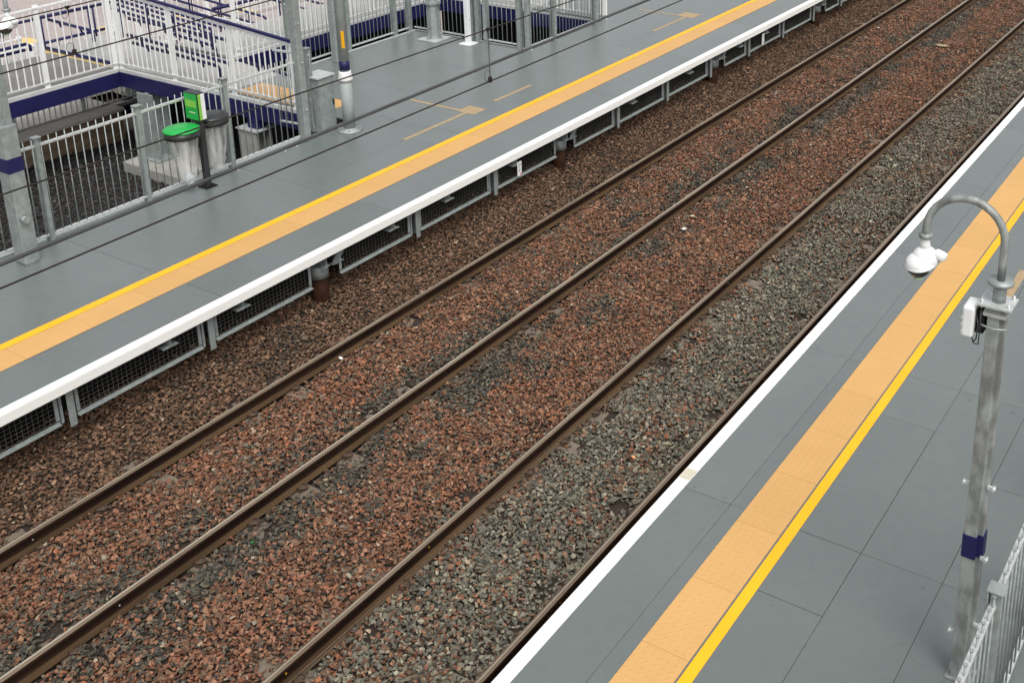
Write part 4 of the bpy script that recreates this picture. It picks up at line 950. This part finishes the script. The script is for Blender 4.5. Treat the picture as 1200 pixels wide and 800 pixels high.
# dark gravel yard behind the left railing
def yard_h(x, y):
    return -1.06 + 0.05*np.sin(x*.9+y*.6) + 0.03*np.sin(y*2.1) + 0*x
struct(heightfield('gravel_bed', -12.2, -1.8, 2.0, 24.1, 40, 80, yard_h, M_bed, 0.03))
x, y = scatter(-11.75, -4.1, 4.5, 15.0, 0.052)
x2, y2 = scatter(-9.6, -4.2, 15.5, 22.3, 0.070); x = np.concatenate([x, x2]); y = np.concatenate([y, y2])
keep = ~((x > -10.0) & (x < -8.28) & (y > 12.98) & (y < 14.32)) & ~((x > -8.22) & (x < -5.88) & (y > 12.18) & (y < 14.62)) & ~((x > -6.62) & (y < 7.07)) 
x, y = x[keep], y[keep]; n = len(x)
dg = np.array([[.028, .029, .031], [.045, .045, .047], [.018, .019, .021], [.075, .066, .058], [.035, .038, .042]])
Cg = dg[RNG.choice(5, n, p=[.32, .25, .28, .05, .10])]*RNG.uniform(.6, 1.5, n)[:, None]
o = stones('dark_gravel', np.stack([x, y, yard_h(x, y)+RNG.normal(0, .012, n)], 1), RNG.uniform(.05, .085, n), Cg, hull_variants(14, 9), M_grav)
o['label'] = 'dark grey stone gravel in the yard behind the left railing'

# ------------------------------------------------------------------ overhead wires
def wire(name, label, a, b, r, m_, grp='overhead line wires', cat='wire'):
    a, b = Vector(a), Vector(b); d = (b-a)/(b.y-a.y); p0 = a+d*(-6-a.y); p1 = a+d*(60-a.y)
    pts = [p0+(p1-p0)*i/24 for i in range(25)]
    m = MB(); m.tube([tuple(p) for p in pts], r, 8); return tag(m.build(name, m_, loc=tuple(p0)), label, cat, grp)
wire('contact_wire', 'contact wire over the left track, lower of the upper-left pair', (.7525, 5.04, 4.769), (.7525, 7.912, 4.800), .0068, M_wire)
wire('messenger_wire', 'messenger wire over the left track, uppermost wire at the top left corner', (.7525, 5.114, 5.187), (.7525, 6.005, 5.196), .0055, M_wire)
wire('contact_wire', 'contact wire over the right track, lowest of the wires crossing the left platform', (4.156, 3.182, 4.653), (4.156, 10.466, 4.694), .0062, M_wire)
wire('messenger_wire', 'messenger wire over the right track, passing over the green lid', (4.156, 3.065, 5.159), (4.156, 8.45, 5.109), .0055, M_wire)
wire('feeder_cable', 'thick grey cable hanging over the edge of the left platform deck', (4.40, 2.872, 4.901), (4.40, 9.346, 4.954), .0125, M_cable, cat='cable')
def dropper(x, y, z0, z1, label):
    t = thing('dropper_wire', label, 'dropper', (x, y, z0), 'droppers between the overhead wires'); L = (x, y, z0)
    m = MB(); m.cyl((x, y, z0), (x, y, z1), .0028, n=6); m.build('drop_wire', M_wire, t, loc=L)
    for z, s_ in ((z0, 1), (z1, -1)):
        m = MB(); m.box(x-.010, x+.010, y-.016, y+.016, z-.012, z+.034*s_ if s_ > 0 else z+.012); m.cyl((x, y, z), (x, y, z+.07*s_), .007, .004, n=8); m.build('clamp', M_wire, t, loc=L)
    for zc in (z0+.055, z1-.045):
        m = MB(); pts = []
        for i in range(17):
            a = math.pi*2*i/16; pts.append((x, y-.032+.034*math.cos(a)*(-1 if zc < z1-.2 else -1)-.002, zc+.048*math.sin(a)))
        m.tube(pts, .0022, 6); m.build('wire_loop', M_wire, t, loc=L)
dropper(4.156, 7.18, 4.678, 5.122, 'thin dropper with a wire loop hanging over the grey recess deck')
dropper(.7525, 5.71, 4.780, 5.192, 'thin dropper with wire loops in front of the white railing at top left')
